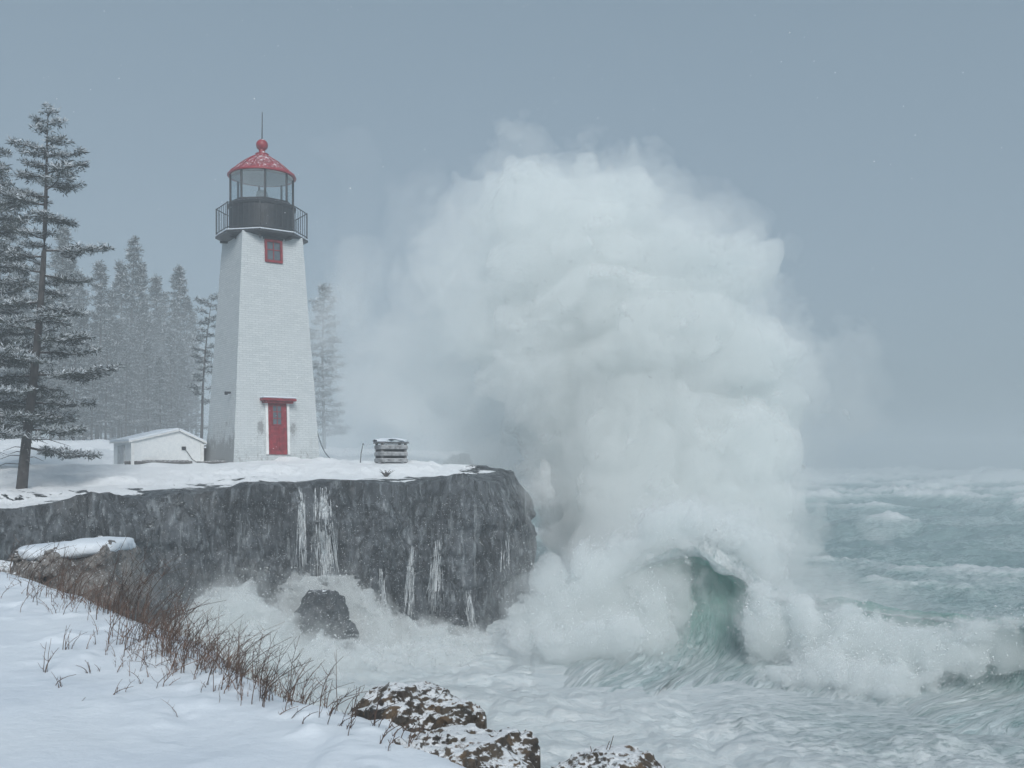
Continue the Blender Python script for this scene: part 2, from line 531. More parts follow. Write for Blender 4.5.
NS, NT = 520, 170
cs_ = catmull(cr, NS)
tang = np.gradient(cs_[:, :2], axis=0); tang /= np.linalg.norm(tang, axis=1)[:, None]
nrm = np.stack([tang[:, 1], -tang[:, 0]], 1)            # towards the camera side
nrm[nrm[:, 1] > 0] *= -1
arc = np.concatenate([[0], np.cumsum(np.linalg.norm(np.diff(cs_[:, :2], axis=0), axis=1))])
V = np.zeros((NS, NT, 3)); FO = np.zeros((NS, NT)); AE_GLOW = np.zeros((NS, NT)); UV = np.zeros((NS, NT, 2))
wob = fbm(arc * 0.6, 0.0, 2.0, 4, 5)
for i in range(NS):
    h, c = cs_[i, 2], np.clip(cs_[i, 3] + 0.25 * wob[i], 0, 1)
    h = max(h, 0.05) * (1 + 0.10 * wob[i])
    r = 0.42 * h
    lipx = 0.25 + c * 0.95 * h
    lipz = h * (0.93 - 0.62 * c * c)
    prof = [(-3.2 * h - 1, -0.35), (-2.0 * h, 0.22 * h), (-1.0 * h, 0.68 * h), (-0.35 * h, 0.95 * h), (0.0, h),
            (0.42 * lipx, h * (0.985 - 0.06 * c)), (0.80 * lipx, h * (0.93 - 0.25 * c)), (lipx, lipz),
            (lipx - 0.10 * h * c - 0.03, lipz + 0.03 * h), (0.55 * lipx, h * (0.86 - 0.16 * c)), (0.12 * lipx, h * 0.80),
            (-0.16 * h * c, 0.58 * h), (-0.10 * h * c + 0.05 * h, 0.34 * h), (0.30 * h, 0.13 * h), (0.85 * h, 0.02 * h),
            (1.7 * h + 0.3, -0.04), (2.4 * h + 0.8, -0.42)]
    q = catmull(prof, NT)
    V[i, :, 0] = cs_[i, 0] + nrm[i, 0] * q[:, 0]
    V[i, :, 1] = cs_[i, 1] + nrm[i, 1] * q[:, 0]
    V[i, :, 2] = q[:, 1]
    t = np.linspace(0, 16, NT)
    hk = min(1, h / 2.6)
    FO[i] = 0.26 + 0.40 * np.exp(-((t - 4.8) / 1.8) ** 2) + 0.48 * np.exp(-((t - 7.2) / 1.1) ** 2) - 0.22 * hk * np.exp(-((t - 10.5) / 1.5) ** 2) + 0.16 * sstep(12, 14, t) + 0.14 * sstep(14, 16, t) * sstep(14, 8, cs_[i, 0])
    AE_GLOW[i] = 0.15 + 1.0 * np.exp(-((t - 9.4) / 3.0) ** 2) * hk  # hollow painted paler, as if light glowed through the thin water
    rt = sstep(8.0, 9.5, cs_[i, 0])
    FO[i] -= 0.34 * rt * np.exp(-((t - 4.4) / 1.7) ** 2)
    AE_GLOW[i] += 0.60 * rt * np.exp(-((t - 5.0) / 2.2) ** 2)
    UV[i, :, 0] = arc[i]
    UV[i, :, 1] = t * 0.35 * max(h, 1) + arc[i] * 0.2
nn = fbm(V[..., 0] * 1.3, V[..., 1] * 1.3, V[..., 2] * 1.3, 5, 21)
n2 = fbm(UV[..., 0] * 2.2, UV[..., 1] * 0.7, 4.0, 4, 22)
hh = np.clip(cs_[:, 2], 0.2, 3)[:, None]
V[..., 1] -= 0.10 * hh * nn + 0.05 * n2
V[..., 2] += 0.07 * hh * n2 + 0.04 * nn
j0 = (np.arange(NS - 1)[:, None] * NT + np.arange(NT - 1)[None]).ravel()
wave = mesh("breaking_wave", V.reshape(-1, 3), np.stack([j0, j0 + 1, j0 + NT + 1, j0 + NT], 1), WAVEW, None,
            {"foam": FO.ravel(), "aerated_glow": AE_GLOW.ravel()}, uv=UV.reshape(-1, 2))
tag(wave, "curling green sea wave breaking below the white spray beside the cliff", "wave")

# ------------------------------------------------------------------ white water and spray
def spray(name, ells, h, amp, dens, freq, seed, parent=None, veil=0.0, octv=5, k=0.35, zcut=None, gain=0.52, lobes=False, col=(0.974, 0.996, 0.997), thr=0.0):
    f, X, Y, Z, lo = blob_field(ells, h, 1.4 * amp + 2 * h + 1.5 * max(0, -thr), k)
    near = np.abs(f - thr) < amp * 2.4 + 2 * h
    nz = np.zeros_like(f)
    x, y, z = X[near] * freq, Y[near] * freq, Z[near] * freq
    w = 0.35
    wx_, wy_ = vnoise(x * 0.9 + 3, y * 0.9, z * 0.9, seed + 40), vnoise(x * 0.9, y * 0.9 + 9, z * 0.9, seed + 41)
    nz[near] = -fbm(x + w * wx_, y + w * wy_, z + w * wx_, octv, seed, gain, 2.1, billow=True)
    f = f + 2.3 * amp * (-nz if lobes else nz) - thr
    if zcut is not None:
        f = np.minimum(f, Z - zcut)
    f[0], f[-1], f[:, 0], f[:, -1], f[:, :, 0], f[:, :, -1] = (-1,) * 6
    v, q = surface_nets(f, lo, h)
    return mesh(name, v, q, mat_volume(name + "_spray", dens, col, 0.0, veil), parent)

def E(px, py, rx, ry, D, rd=None):
    c = P(px, py, D)
    return (tuple(c), (rx * D / F, (rd if rd is not None else rx) * D / F, ry * D / F))

PLUME = [E(526, 214, 42, 42, 42), E(545, 206, 34, 38, 42), E(583, 226, 44, 40, 43), E(626, 204, 38, 40, 42), E(605, 440, 56, 84, 42.6),
         E(575, 280, 96, 84, 43), E(675, 262, 56, 52, 42), E(722, 268, 38, 30, 42), E(752, 272, 18, 14, 42), E(655, 340, 100, 90, 43), E(560, 350, 80, 80, 43),
         E(745, 372, 54, 48, 42.5), E(778, 384, 30, 26, 42.5), E(655, 440, 84, 90, 42.5), E(735, 450, 62, 66, 42), E(620, 470, 60, 80, 42),
         E(560, 390, 44, 50, 43), E(605, 520, 44, 60, 41.5), E(655, 530, 78, 66, 41), E(745, 515, 54, 60, 41), E(690, 550, 90, 40, 40)]
plume = spray("spray_plume", PLUME, 0.13, 0.85, 0.80, 0.28, 3, None, 0.10, 7, 0.45, -0.2, gain=0.58, thr=0.25, lobes=True)
tag(plume, "towering white spray plume bursting up behind the cliff end", "sea spray")
SOFT = [E(488, 226, 40, 40, 42.5), E(462, 268, 42, 42, 42), E(498, 330, 58, 60, 43), E(800, 384, 34, 28, 42.5), E(775, 350, 30, 30, 42.5)]
LEFT = [E(435, 290, 40, 40, 43), E(420, 340, 44, 50, 44), E(470, 350, 60, 70, 43.5), E(468, 420, 50, 60, 44.5)]
spray("spray_fringe", PLUME + SOFT, 0.16, 1.15, 0.27, 0.27, 3, plume, 0.0, 7, 0.45, -0.2, gain=0.60, thr=0.10)
spray("spray_fringe", PLUME + SOFT + LEFT, 0.18, 1.6, 0.12, 0.26, 3, plume, 0.0, 7, 0.45, -0.2, gain=0.58, thr=-0.4, lobes=True)
MIST = [E(445, 310, 50, 60, 44), E(415, 370, 55, 70, 46), E(460, 420, 70, 70, 45.5), E(375, 400, 45, 60, 48), E(350, 420, 36, 44, 49)]
for k_, (th_, dn_) in enumerate(((0.3, 0.085), (-0.3, 0.060), (-0.9, 0.038), (-1.7, 0.020))):
    spray("mist_veil", MIST, 0.24, 2.4, dn_, 0.20 + 0.02 * k_, 9, plume, 0.0, 6, 0.5, -0.2, thr=th_, lobes=True)
spray("mist_veil", [E(800, 470, 40, 34, 43), E(775, 520, 50, 50, 42), E(770, 320, 26, 26, 43)], 0.2, 1.1, 0.05, 0.4, 29, plume, 0.0, 6, 0.5, -0.2)

ROLL = [E(528, 630, 24, 26, 30.6), E(560, 612, 36, 42, 30.4), E(600, 596, 40, 50, 30.2), E(640, 582, 34, 52, 30.0), E(662, 562, 22, 40, 29.9), E(575, 640, 50, 20, 28.8), E(625, 634, 44, 24, 28.9),
        E(655, 615, 22, 34, 29.2), E(672, 540, 30, 28, 30.0), E(705, 526, 34, 16, 30.6), E(738, 545, 24, 26, 30.4), E(762, 572, 20, 22, 30.4)]
roll = spray("whitewater", ROLL, 0.07, 0.30, 1.3, 0.95, 15, wave, 0.10, 6, 0.18, -0.2, thr=0.06, lobes=True)
tag(roll, "boiling white foam on the left shoulder of the wave")
spray("whitewater_fringe", ROLL, 0.09, 0.30, 0.35, 1.0, 15, wave, 0.0, 6, 0.2, -0.2, thr=-0.06, lobes=True)
spray("whitewater_fringe", ROLL, 0.11, 0.36, 0.12, 0.9, 15, wave, 0.0, 6, 0.2, -0.2, thr=-0.16, lobes=True)
LIP = [E(757, 610, 12, 30, 28.2, 12), E(768, 634, 16, 26, 27.5, 16), E(790, 640, 22, 28, 27.6, 20), E(815, 642, 26, 30, 27.1, 24), E(845, 648, 30, 32, 26.5, 28), E(876, 652, 30, 32, 25.8, 28), E(906, 654, 26, 26, 25.2, 24), E(934, 652, 24, 19, 25.0, 20), E(964, 648, 24, 13, 24.7, 16), E(988, 644, 28, 16, 24.4, 17), E(1016, 640, 26, 15, 24.2, 16), E(1048, 634, 28, 13, 24.0, 15),
       E(820, 674, 28, 14, 25.4, 22), E(860, 682, 32, 13, 24.7, 22), E(895, 681, 24, 12, 24.4, 20)]
lipo = spray("whitewater", LIP, 0.05, 0.20, 1.8, 1.25, 25, wave, 0.14, 6, 0.12, -0.2, thr=-0.06, lobes=True)
tag(lipo, "falling white foam along the right shoulder of the wave")
spray("whitewater_fringe", LIP, 0.07, 0.24, 0.45, 1.25, 25, wave, 0.0, 6, 0.12, -0.2, thr=-0.15, lobes=True)
spray("whitewater_fringe", LIP, 0.09, 0.30, 0.16, 1.2, 25, wave, 0.0, 5, 0.12, -0.2, thr=-0.27, lobes=True)
SMOKE = [E(800, 600, 60, 22, 28.5), E(770, 560, 40, 40, 31), E(700, 530, 60, 30, 31.5), E(600, 580, 90, 56, 32), E(560, 640, 60, 25, 30)]
for th_, dn_ in ((0.2, 0.03), (-0.05, 0.02)):
    spray("blown_spray", SMOKE, 0.16, 0.8, dn_, 0.5, 35, wave, 0.0, 5, 0.4, -0.2, thr=th_)
ARCH = [E(668, 540, 26, 26, 30.2), E(690, 520, 26, 16, 30.6), E(722, 524, 28, 18, 30.4), E(748, 548, 20, 28, 30.0), E(757, 596, 13, 34, 29.0, 12), E(800, 606, 40, 13, 27.8, 30), E(905, 622, 26, 6, 26.0, 16), E(704, 588, 20, 24, 28.9, 9)]
for th_, dn_ in ((0.05, 0.55), (-0.18, 0.18)):
    spray("lip_spray", ARCH, 0.075, 0.34, dn_, 1.1, 37, wave, 0.0, 6, 0.18, -0.2, thr=th_)

# ------------------------------------------------------------------ headland
CTRL = [(0, 508, 28), (-200, 515, 25), (130, 495, 29.5), (200, 488, 31), (300, 480, 32.5), (400, 479, 33.3), (480, 478, 34), (525, 470, 38), (25, 489, 31), (60, 468, 36),
        (158, 465, 40), (262, 458, 40), (225, 463, 38), (392, 463, 37.2), (330, 460, 39), (100, 452, 48), (150, 442, 70), (0, 440, 70), (330, 457, 52), (240, 450, 62), (500, 472, 42), (-250, 470, 45), (100, 438, 110), (150, 440, 95), (0, 438, 95), (325, 452, 84)]
cpts = np.array([tuple(P(*c)) for c in CTRL])
def ground_z(X, Y):
    X, Y = np.asarray(X, float), np.asarray(Y, float)
    num = 0; den = 0
    for x, y, z in cpts:
        d2 = (X - x) ** 2 + (Y - y) ** 2 + 0.6
        w = d2 ** -1.6
        num = num + w * z; den = den + w
    return num / den
def ground_noise(X, Y):
    return 0.10 * fbm(X * 0.5, Y * 0.5, 1.5, 5, 101, 0.55) + 0.05 * fbm(X * 1.9, Y * 1.9, 1.5, 4, 111)

OUT = [(-60, 17), (-34, 21), (-24, 24.5), (-14.3, 28), (-11.5, 29.4), (-8.8, 31), (-6.9, 32.0), (-4.4, 32.6), (-2.6, 33.3), (-1.5, 33.9), (-0.75, 34.7), (-0.25, 36.1), (0.05, 38.0), (-0.1, 41), (-1.2, 44), (-3.5, 50),
       (-5, 60), (-4, 80), (-6, 110), (-20, 130), (-60, 135)]
NU = 1500
oc = catmull(OUT, 4000)
al = np.concatenate([[0], np.cumsum(np.linalg.norm(np.diff(oc, axis=0), axis=1))])
# samples denser along the seen front
dens_w = np.interp(al, [0, 40, 55, 90, 110, al[-1]], [0.3, 1.2, 3.0, 3.0, 0.8, 0.25])
cum = np.concatenate([[0], np.cumsum(0.5 * (dens_w[1:] + dens_w[:-1]) * np.diff(al))])
tu = np.interp(np.linspace(0, cum[-1], NU), cum, al)
ox, oy = np.interp(tu, al, oc[:, 0]), np.interp(tu, al, oc[:, 1])
tx_, ty_ = np.gradient(ox, tu), np.gradient(oy, tu)
ln = np.hypot(tx_, ty_); nx_, ny_ = ty_ / ln, -tx_ / ln         # outward
spine_f = np.interp(tu, [0, 55, 88, 100, 120, al[-1]], [0, 0.35, 0.9, 1.0, 0.9, 0.0])
sx = -62 + (59.0) * spine_f
sy = np.interp(sx, [-62, -20, -9, -3], [70, 60, 45, 40.5])
NV1, NV2 = 90, 110
def face_out(u_arc, z, top):
    """how far the rock stands out from the edge line, by arc length and height"""
    dz = np.clip((top - z) / 5.0, 0, 1.3)
    col_ = fbm(u_arc * 0.55, z * 0.10, 2.2, 4, 131, 0.55, ridge=True)
    rough = fbm(u_arc * 1.3, z * 0.8, 7.7, 5, 141, 0.58)
    ledge = fbm(u_arc * 0.18, z * 1.1, 3.3, 3, 151)
    e = 0.06 * sstep(0, 0.15, dz) + 0.14 * dz + 0.30 * dz ** 3
    return e + (0.55 * col_ + 0.36 * rough + 0.34 * ledge) * sstep(0.0, 0.25, dz) + 0.10 * rough
Vh = np.zeros((NU, NV1 + NV2, 3))
tv = np.linspace(1, 0, NV1) ** 1.9
for j, t in enumerate(tv):
    X = ox + (sx - ox) * t; Y = oy + (sy - oy) * t
    Z = ground_z(X, Y) + ground_noise(X, Y)
    dd = np.hypot(X - ox, Y - oy)
    Z = Z - (0.12 + 0.34 * fbm(tu * 0.9, 0.0, 8.8, 5, 161)) * np.exp(-dd / 0.35) + 0.03 * fbm(X * 2.6, Y * 2.6, 1.1, 4, 165) * np.exp(-dd / 1.5) + 0.16 * sstep(0.1, 0.6, fbm(X * 0.6, Y * 0.9, 4.1, 4, 167))
    Vh[:, j] = np.stack([X, Y, Z], 1)
topz = Vh[:, NV1 - 1, 2]
for j in range(NV2):
    a = (j + 1) / NV2
    Z = topz * (1 - a) + (-1.2) * a
    e = face_out(tu, Z, topz)
    e = e * sstep(0, 0.06, a)
    Vh[:, NV1 + j] = np.stack([ox + nx_ * e, oy + ny_ * e, Z], 1)
n3 = fbm(Vh[:, NV1:, 0] * 3.3, Vh[:, NV1:, 1] * 3.3, Vh[:, NV1:, 2] * 2.2, 4, 171)
Vh[:, NV1:, 0] += 0.07 * n3 * nx_[:, None]; Vh[:, NV1:, 1] += 0.07 * n3 * ny_[:, None]
k0 = (np.arange(NU - 1)[:, None] * (NV1 + NV2) + np.arange(NV1 + NV2 - 1)[None]).ravel()
nv = NV1 + NV2
def mat_cliff():
    m, nt, o = newmat("cliff_rock"); g = G(nt)
    c = g.coord()
    n1 = g.noise(g.scale(c, (1, 1, 0.45)), 0.8, 8, 0.62, 0.6)
    n2 = g.noise(g.scale(c, (1, 1, 0.22)), 5.0, 6, 0.68, 0.4)
    n3 = g.noise(c, 26.0, 4, 0.75)
    n4 = g.noise(c, 0.55, 6, 0.65)
    cc = g.mix(g.ss(0.3, 0.7, n1), (0.026, 0.032, 0.038), (0.115, 0.13, 0.145))
    cc = g.mix(g.math('MULTIPLY', g.ss(0.5, 0.75, n4), 0.4), cc, (0.12, 0.105, 0.09))
    crk = g.math('ABSOLUTE', g.math('SUBTRACT', g.noise(g.scale(c, (1, 1, 0.30)), 1.7, 6, 0.6, 0.8), 0.5))
    cc = g.mix(g.math('MULTIPLY', g.math('SUBTRACT', 1.0, g.ss(0.0, 0.035, crk)), 0.7), cc, (0.012, 0.014, 0.016))
    cc = g.mix(g.math('MULTIPLY', g.ss(0.50, 0.69, n2), 0.65), cc, (0.32, 0.36, 0.39))
    run = g.noise(g.scale(c, (1, 1, 0.05)), 4.5, 5, 0.65)
    cc = g.mix(g.math('MULTIPLY', g.ss(0.55, 0.72, run), 0.75), cc, (0.40, 0.44, 0.47))
    cc = g.mix(g.ss(0.62, 0.70, n3), cc, (0.50, 0.54, 0.58))
    up = g.math('ADD', g.math('SUBTRACT', g.nz(), g.attr("rim")), g.math('MULTIPLY', g.math('SUBTRACT', n2, 0.5), 0.9))
    up = g.math('ADD', up, g.math('MULTIPLY', g.math('SUBTRACT', n4, 0.5), 0.9))
    up = g.math('ADD', up, g.math('MULTIPLY', g.math('SUBTRACT', n3, 0.5), 0.5))
    sn = g.ss(0.34, 0.48, up)
    cc = g.mix(sn, cc, (0.82, 0.85, 0.88))
    rk = g.math('SUBTRACT', 1.0, g.math('MULTIPLY', sn, 0.85))
    b = g.bump(g.math('MULTIPLY', n3, rk), 0.7, 0.04, g.bump(g.math('MULTIPLY', n2, rk), 0.9, 0.2, g.bump(g.math('MULTIPLY', g.ss(0.0, 0.06, crk), rk), 0.8, 0.12)))
    nt.links.new(g.pbsdf(cc, g.math('MULTIPLY_ADD', sn, 0.3, 0.42), b), o.inputs[0])
    return m
CLIFF = mat_cliff()
rimd = np.hypot(Vh[..., 0] - ox[:, None], Vh[..., 1] - oy[:, None])
rim = (0.95 * np.exp(-(rimd / (0.75 + 0.95 * fbm(tu * 0.35, 0.0, 1.0, 4, 181))[:, None].clip(0.12)) ** 2))
rim = np.where(np.arange(nv)[None] < NV1, rim, 0.42)
pat = fbm(Vh[..., 0] * 0.9, Vh[..., 1] * 1.4, 0.3, 5, 191, 0.6)
rim += 1.0 * sstep(0.12, 0.34, pat) * np.exp(-(rimd / 3.0) ** 2) * (np.arange(nv)[None] < NV1)
rim += 0.9 * sstep(-3.4, -0.6, Vh[..., 0]) * (0.6 + fbm(Vh[..., 0] * 1.3, Vh[..., 1] * 1.3, 7.0, 4, 195)) * (np.arange(nv)[None] < NV1) * (rimd < 2.2)
head = mesh("headland", Vh.reshape(-1, 3), np.stack([k0, k0 + nv, k0 + nv + 1, k0 + 1], 1), CLIFF, None, {"rim": rim.ravel()})
tag(head, "dark rock headland with sheer wet cliff and snow covered top", None, None, "structure")
def gz(x, y): return float(ground_z(x, y) + ground_noise(np.array([x]), np.array([y]))[0])
def face_at(px, py):
    """point of the cliff face seen at px,py, a hand's breadth proud of the rock, and its outward direction"""
    sel = slice(int(NU * 0.15), int(NU * 0.8))
    best = None
    pts = Vh[sel, NV1:]
    X, Y, Z = pts[..., 0], pts[..., 1], pts[..., 2]
    qx = 512 + X / Y * F; qy = HZ - (Z - EYE) / Y * F
    d = (qx - px) ** 2 + (qy - py) ** 2 + np.where(Y > 39.5, 1e6, 0)
    i = np.unravel_index(np.argmin(d), d.shape)
    a = i[0] + sel.start
    return Vector(pts[i]), Vector((nx_[a], ny_[a], 0))

# ------------------------------------------------------------------ water running down the cliff
def mat_runoff():
    m, nt, o = newmat("runoff_water"); g = G(nt)
    c = g.coord()
    n = g.noise(g.scale(c, (1, 1, 0.18)), 9.0, 5, 0.6)
    cc = g.mix(g.ss(0.3, 0.7, n), (0.42, 0.47, 0.50), (0.78, 0.82, 0.84))
    p = g.pbsdf(cc, 0.35, g.bump(n, 0.5, 0.03))
    tr = g.n("BsdfTransparent"); mx = g.n("MixShader")
    g.put(mx.inputs[0], g.math('MULTIPLY', g.ss(0.38, 0.62, g.noise(g.scale(c, (1, 1, 0.12)), 14.0, 5, 0.7)), 0.9))
    nt.links.new(tr.outputs[0], mx.inputs[1]); nt.links.new(p, mx.inputs[2]); nt.links.new(mx.outputs[0], o.inputs[0])
    return m
RUN = mat_runoff()
rng = random.Random(7)
FALLS = [((321, 487), (326, 588), 11, 66, 'widest white runoff streaming down the cliff below the lighthouse'),
         ((302, 486), (303, 575), 5, 20, 'thin white trickle on the cliff left of the widest runoff'),
         ((437, 540), (433, 615), 6, 34, 'bright white runoff low on the cliff right of the middle'),
         ((412, 545), (409, 618), 6, 28, 'white runoff just left of the bright low one'),
         ((382, 568), (384, 610), 5, 14, 'short white trickle low on the cliff face'),
         ((506, 535), (510, 618), 7, 18, 'faint trickle near the right corner of the cliff'),
         ((468, 590), (474, 638), 6, 20, 'white water pouring over the small rock at the cliff foot')]
for (x0, y0), (x1, y1), hw, ns, lab in FALLS:
    b = MB()
    for s in range(ns):
        dx = rng.gauss(0, 0.45) * hw
        ya = y0 + rng.random() ** 2 * (y1 - y0) * 0.5; yb = y1 - rng.random() ** 2 * (y1 - y0) * 0.3
        n = 12; pts = []; rad = []
        ph = rng.random() * 6; sw = rng.random() ** 2
        for q in range(n):
            t = q / (n - 1)
            p, nr = face_at(x0 + (x1 - x0) * t + dx * (0.7 + 0.5 * t) + 0.8 * math.sin(ph + t * 5), ya + (yb - ya) * t)
            pts.append(p + nr * 0.05); rad.append((0.008 + 0.026 * sw * math.sin(math.pi * min(1, t + 0.12))) * (0.7 + 0.6 * rng.random()))
        # smooth the path so that it falls rather than crawls
        for _ in range(3):
            pts = [pts[0]] + [(pts[k - 1] + pts[k] * 2 + pts[k + 1]) / 4 for k in range(1, n - 1)] + [pts[-1]]
        b.tube(pts, rad, 5)
    tag(b.build("waterfall", RUN, None, True), lab, "waterfall", "runoff streaming down the cliff")

# spray bursts at the foot of the cliff
BASE = [E(240, 615, 26, 34, 29.2), E(215, 632, 28, 30, 28.6), E(272, 632, 26, 24, 29.2), E(300, 655, 34, 18, 28.3), E(250, 655, 50, 22, 27.6), E(185, 655, 34, 24, 27.0), E(330, 664, 40, 12, 28.0)]
bs = spray("surf_burst", BASE, 0.06, 0.26, 1.5, 1.2, 45, None, 0.25, 6, 0.2, -0.5)
tag(bs, "white surf burst thrown up against the cliff left of the round rock", "sea spray")
spray("spray_fringe", BASE, 0.09, 0.45, 0.30, 1.1, 47, bs, 0.0, 6, 0.2, -0.5, thr=-0.10)
spray("spray_fringe", BASE, 0.12, 0.5, 0.10, 0.9, 48, bs, 0.0, 6, 0.2, -0.5, thr=-0.25)
for th_, dn_ in ((0.1, 0.035), (-0.2, 0.025)):
    spray("mist_veil", [E(225, 620, 70, 45, 29), E(160, 630, 50, 40, 28), E(320, 640, 60, 30, 29.5)], 0.16, 0.6, dn_, 0.6, 46, bs, 0.0, 4, 0.3, -0.5, thr=th_)
BASE2 = [E(372, 632, 24, 22, 31.0), E(402, 638, 26, 18, 31.2), E(440, 642, 30, 14, 31.4), E(345, 655, 26, 14, 29.6), E(490, 644, 22, 10, 32.0), E(372, 616, 12, 14, 31.6), E(420, 655, 50, 10, 30.0), E(298, 606, 18, 24, 30.6, 12), E(350, 606, 18, 22, 30.9, 12), E(322, 594, 26, 16, 31.0, 12)]
b2 = spray("surf_burst", BASE2, 0.05, 0.16, 1.6, 1.7, 55, None, 0.25, 6, 0.16, -0.5)
tag(b2, "low white surf swirling at the cliff foot right of the round rock", "sea spray")
spray("spray_fringe", BASE2, 0.09, 0.32, 0.3, 1.5, 57, b2, 0.0, 5, 0.2, -0.5, thr=-0.08)

# ------------------------------------------------------------------ rocks
def rock(name, ells, h, amp, freq, seed, m, label, ridge=False, group=None, pw=2.0):
    f, X, Y, Z, lo = blob_field(ells, h, 1.6 * amp + 2 * h, 0.12 if pw < 3 else 0.06, pw)
    f = f + 1.8 * amp * fbm(X * freq, Y * freq, Z * freq, 6, seed, 0.6, ridge=ridge)
    f[0], f[-1], f[:, 0], f[:, -1], f[:, :, 0], f[:, :, -1] = (-1,) * 6
    v, q = surface_nets(f, lo, h)
    o = mesh(name, v, q, m)
    return tag(o, label, "rock", group)
WET = mat_rock("wet_rock", (0.025, 0.03, 0.034), (0.08, 0.088, 0.095), 1.6, 0.95, 0.2, 0.5)
BROWN = mat_rock("lichen_rock", (0.018, 0.015, 0.013), (0.10, 0.078, 0.055), 3.4, 0.70, 0.22, 0.2, (0.12, 0.08, 0.045))
GREYR = mat_rock("boulder_rock", (0.085, 0.082, 0.08), (0.235, 0.225, 0.215), 2.6, 0.80, 0.12, 0.6)
rock("surf_rock", [E(324, 614, 26, 27, 29.6, 30), E(338, 630, 20, 26, 29.6), E(325, 660, 34, 34, 29.6)], 0.05, 0.22, 1.2, 201, WET, "big round wet rock standing in the surf at the cliff foot")
rock("surf_rock", [E(456, 630, 9, 12, 32.0), E(462, 640, 10, 14, 32.0), E(460, 660, 14, 14, 32.0)], 0.03, 0.08, 2.2, 203, WET, "small dark wet rock at the cliff foot under the right falls")
rock("surf_rock", [E(404, 624, 8, 9, 31.6), E(404, 645, 12, 16, 31.6)], 0.03, 0.08, 2.2, 205, WET, "little dark rock showing through the white surf")

# ------------------------------------------------------------------ foreground bank
EDGE = [(-30, 24), (-16, 17), (-9, 13.2), (-5.65, 11.0), (-3.62, 9.0), (-2.9, 8.0), (-1.68, 6.65), (-1.12, 6.15), (-0.62, 5.55), (-0.28, 5.0), (0.2, 4.0), (0.8, 2.4), (1.6, 0.0), (2.4, -3)]
ec = catmull(EDGE, 500)
def bank_sd(X, Y):
    d2 = np.full(X.shape, 1e9); sg = np.zeros(X.shape)
    tg = np.gradient(ec, axis=0)
    for k in range(len(ec)):
        dx, dy = X - ec[k, 0], Y - ec[k, 1]
        d = dx * dx + dy * dy
        m_ = d < d2
        d2 = np.where(m_, d, d2)
        cr_ = tg[k, 0] * dy - tg[k, 1] * dx
        sg = np.where(m_, np.sign(cr_), sg)
    return np.sqrt(d2) * sg        # > 0 beyond the edge, towards the sea
def bank_z(X, Y, sd=None):
    if sd is None: sd = bank_sd(X, Y)
    top = 3.90 + 0.035 * np.clip(-X - 1, 0, 8) + 0.03 * np.clip(Y - 5, -3, 8) * sstep(-0.5, -3, X)
    top = top + 0.07 * fbm(X * 0.45, Y * 0.45, 0.5, 3, 301) + 0.03 * fbm(X * 1.6, Y * 1.1, 0.5, 4, 305) + 0.05 * sstep(-1.6, -0.2, sd) * sstep(0.0, 0.5, fbm(X * 2.4, Y * 2.4, 0.5, 3, 307))
    rim = 0.09 * np.exp(-(sd / 0.5) ** 2) * (0.5 + fbm(X * 1.1, Y * 1.1, 2.5, 3, 311))
    out = np.clip(sd, 0, None)
    drop = 0.85 * out + 0.12 * out ** 2 - 0.35 * (1 - np.exp(-out / 0.5))
    rough = 0.22 * fbm(X * 1.2, Y * 1.2, 4.5, 5, 321, 0.55) * sstep(0.0, 0.8, sd)
    return np.maximum(top + rim - drop + rough, -1.6)
bx = np.concatenate([np.linspace(-32, -9, 70), np.linspace(-8.95, 3.5, 420)])
by = np.concatenate([np.linspace(-6, 3, 30), np.linspace(3.05, 14, 420), np.linspace(14.1, 30, 80)])
BX, BY = np.meshgrid(bx, by, indexing='ij')
SD = bank_sd(BX, BY)
BZ = bank_z(BX, BY, SD)
nb = len(by)
q0 = (np.arange(len(bx) - 1)[:, None] * nb + np.arange(nb - 1)[None]).ravel()
def mat_bank():
    m, nt, o = newmat("snow_bank"); g = G(nt)
    c = g.coord()
    n1 = g.noise(c, 0.7, 5, 0.5); n2 = g.noise(c, 30.0, 4, 0.6); n3 = g.noise(c, 5.0, 5, 0.6); n4 = g.noise(c, 12, 5, 0.7)
    cc = g.mix(g.ss(0.25, 0.75, n1), (0.63, 0.69, 0.76), (0.71, 0.76, 0.81))
    soil = g.mix(n3, (0.03, 0.022, 0.018), (0.13, 0.09, 0.06))
    k = g.math('ADD', g.attr("bare"), g.math('MULTIPLY', g.math('SUBTRACT', n4, 0.5), 1.2))
    k = g.math('ADD', k, g.math('MULTIPLY', g.math('SUBTRACT', n3, 0.5), 0.9))
    cc = g.mix(g.ss(0.48, 0.60, k), cc, soil)
    b = g.bump(n3, 0.30, 0.06, g.bump(n2, 0.25, 0.008))
    nt.links.new(g.pbsdf(cc, 0.75, b), o.inputs[0])
    return m
bare = 0.75 * sstep(-0.10, 0.9, SD)
bank = mesh("snow_bank", np.stack([BX, BY, BZ], -1).reshape(-1, 3), np.stack([q0, q0 + nb, q0 + nb + 1, q0 + 1], 1), mat_bank(), None, {"bare": bare.ravel()})
tag(bank, "smooth snow bank sloping down to the sea in the foreground", None, None, "structure")
def bz(x, y): return float(bank_z(np.array([x], float), np.array([y], float))[0])

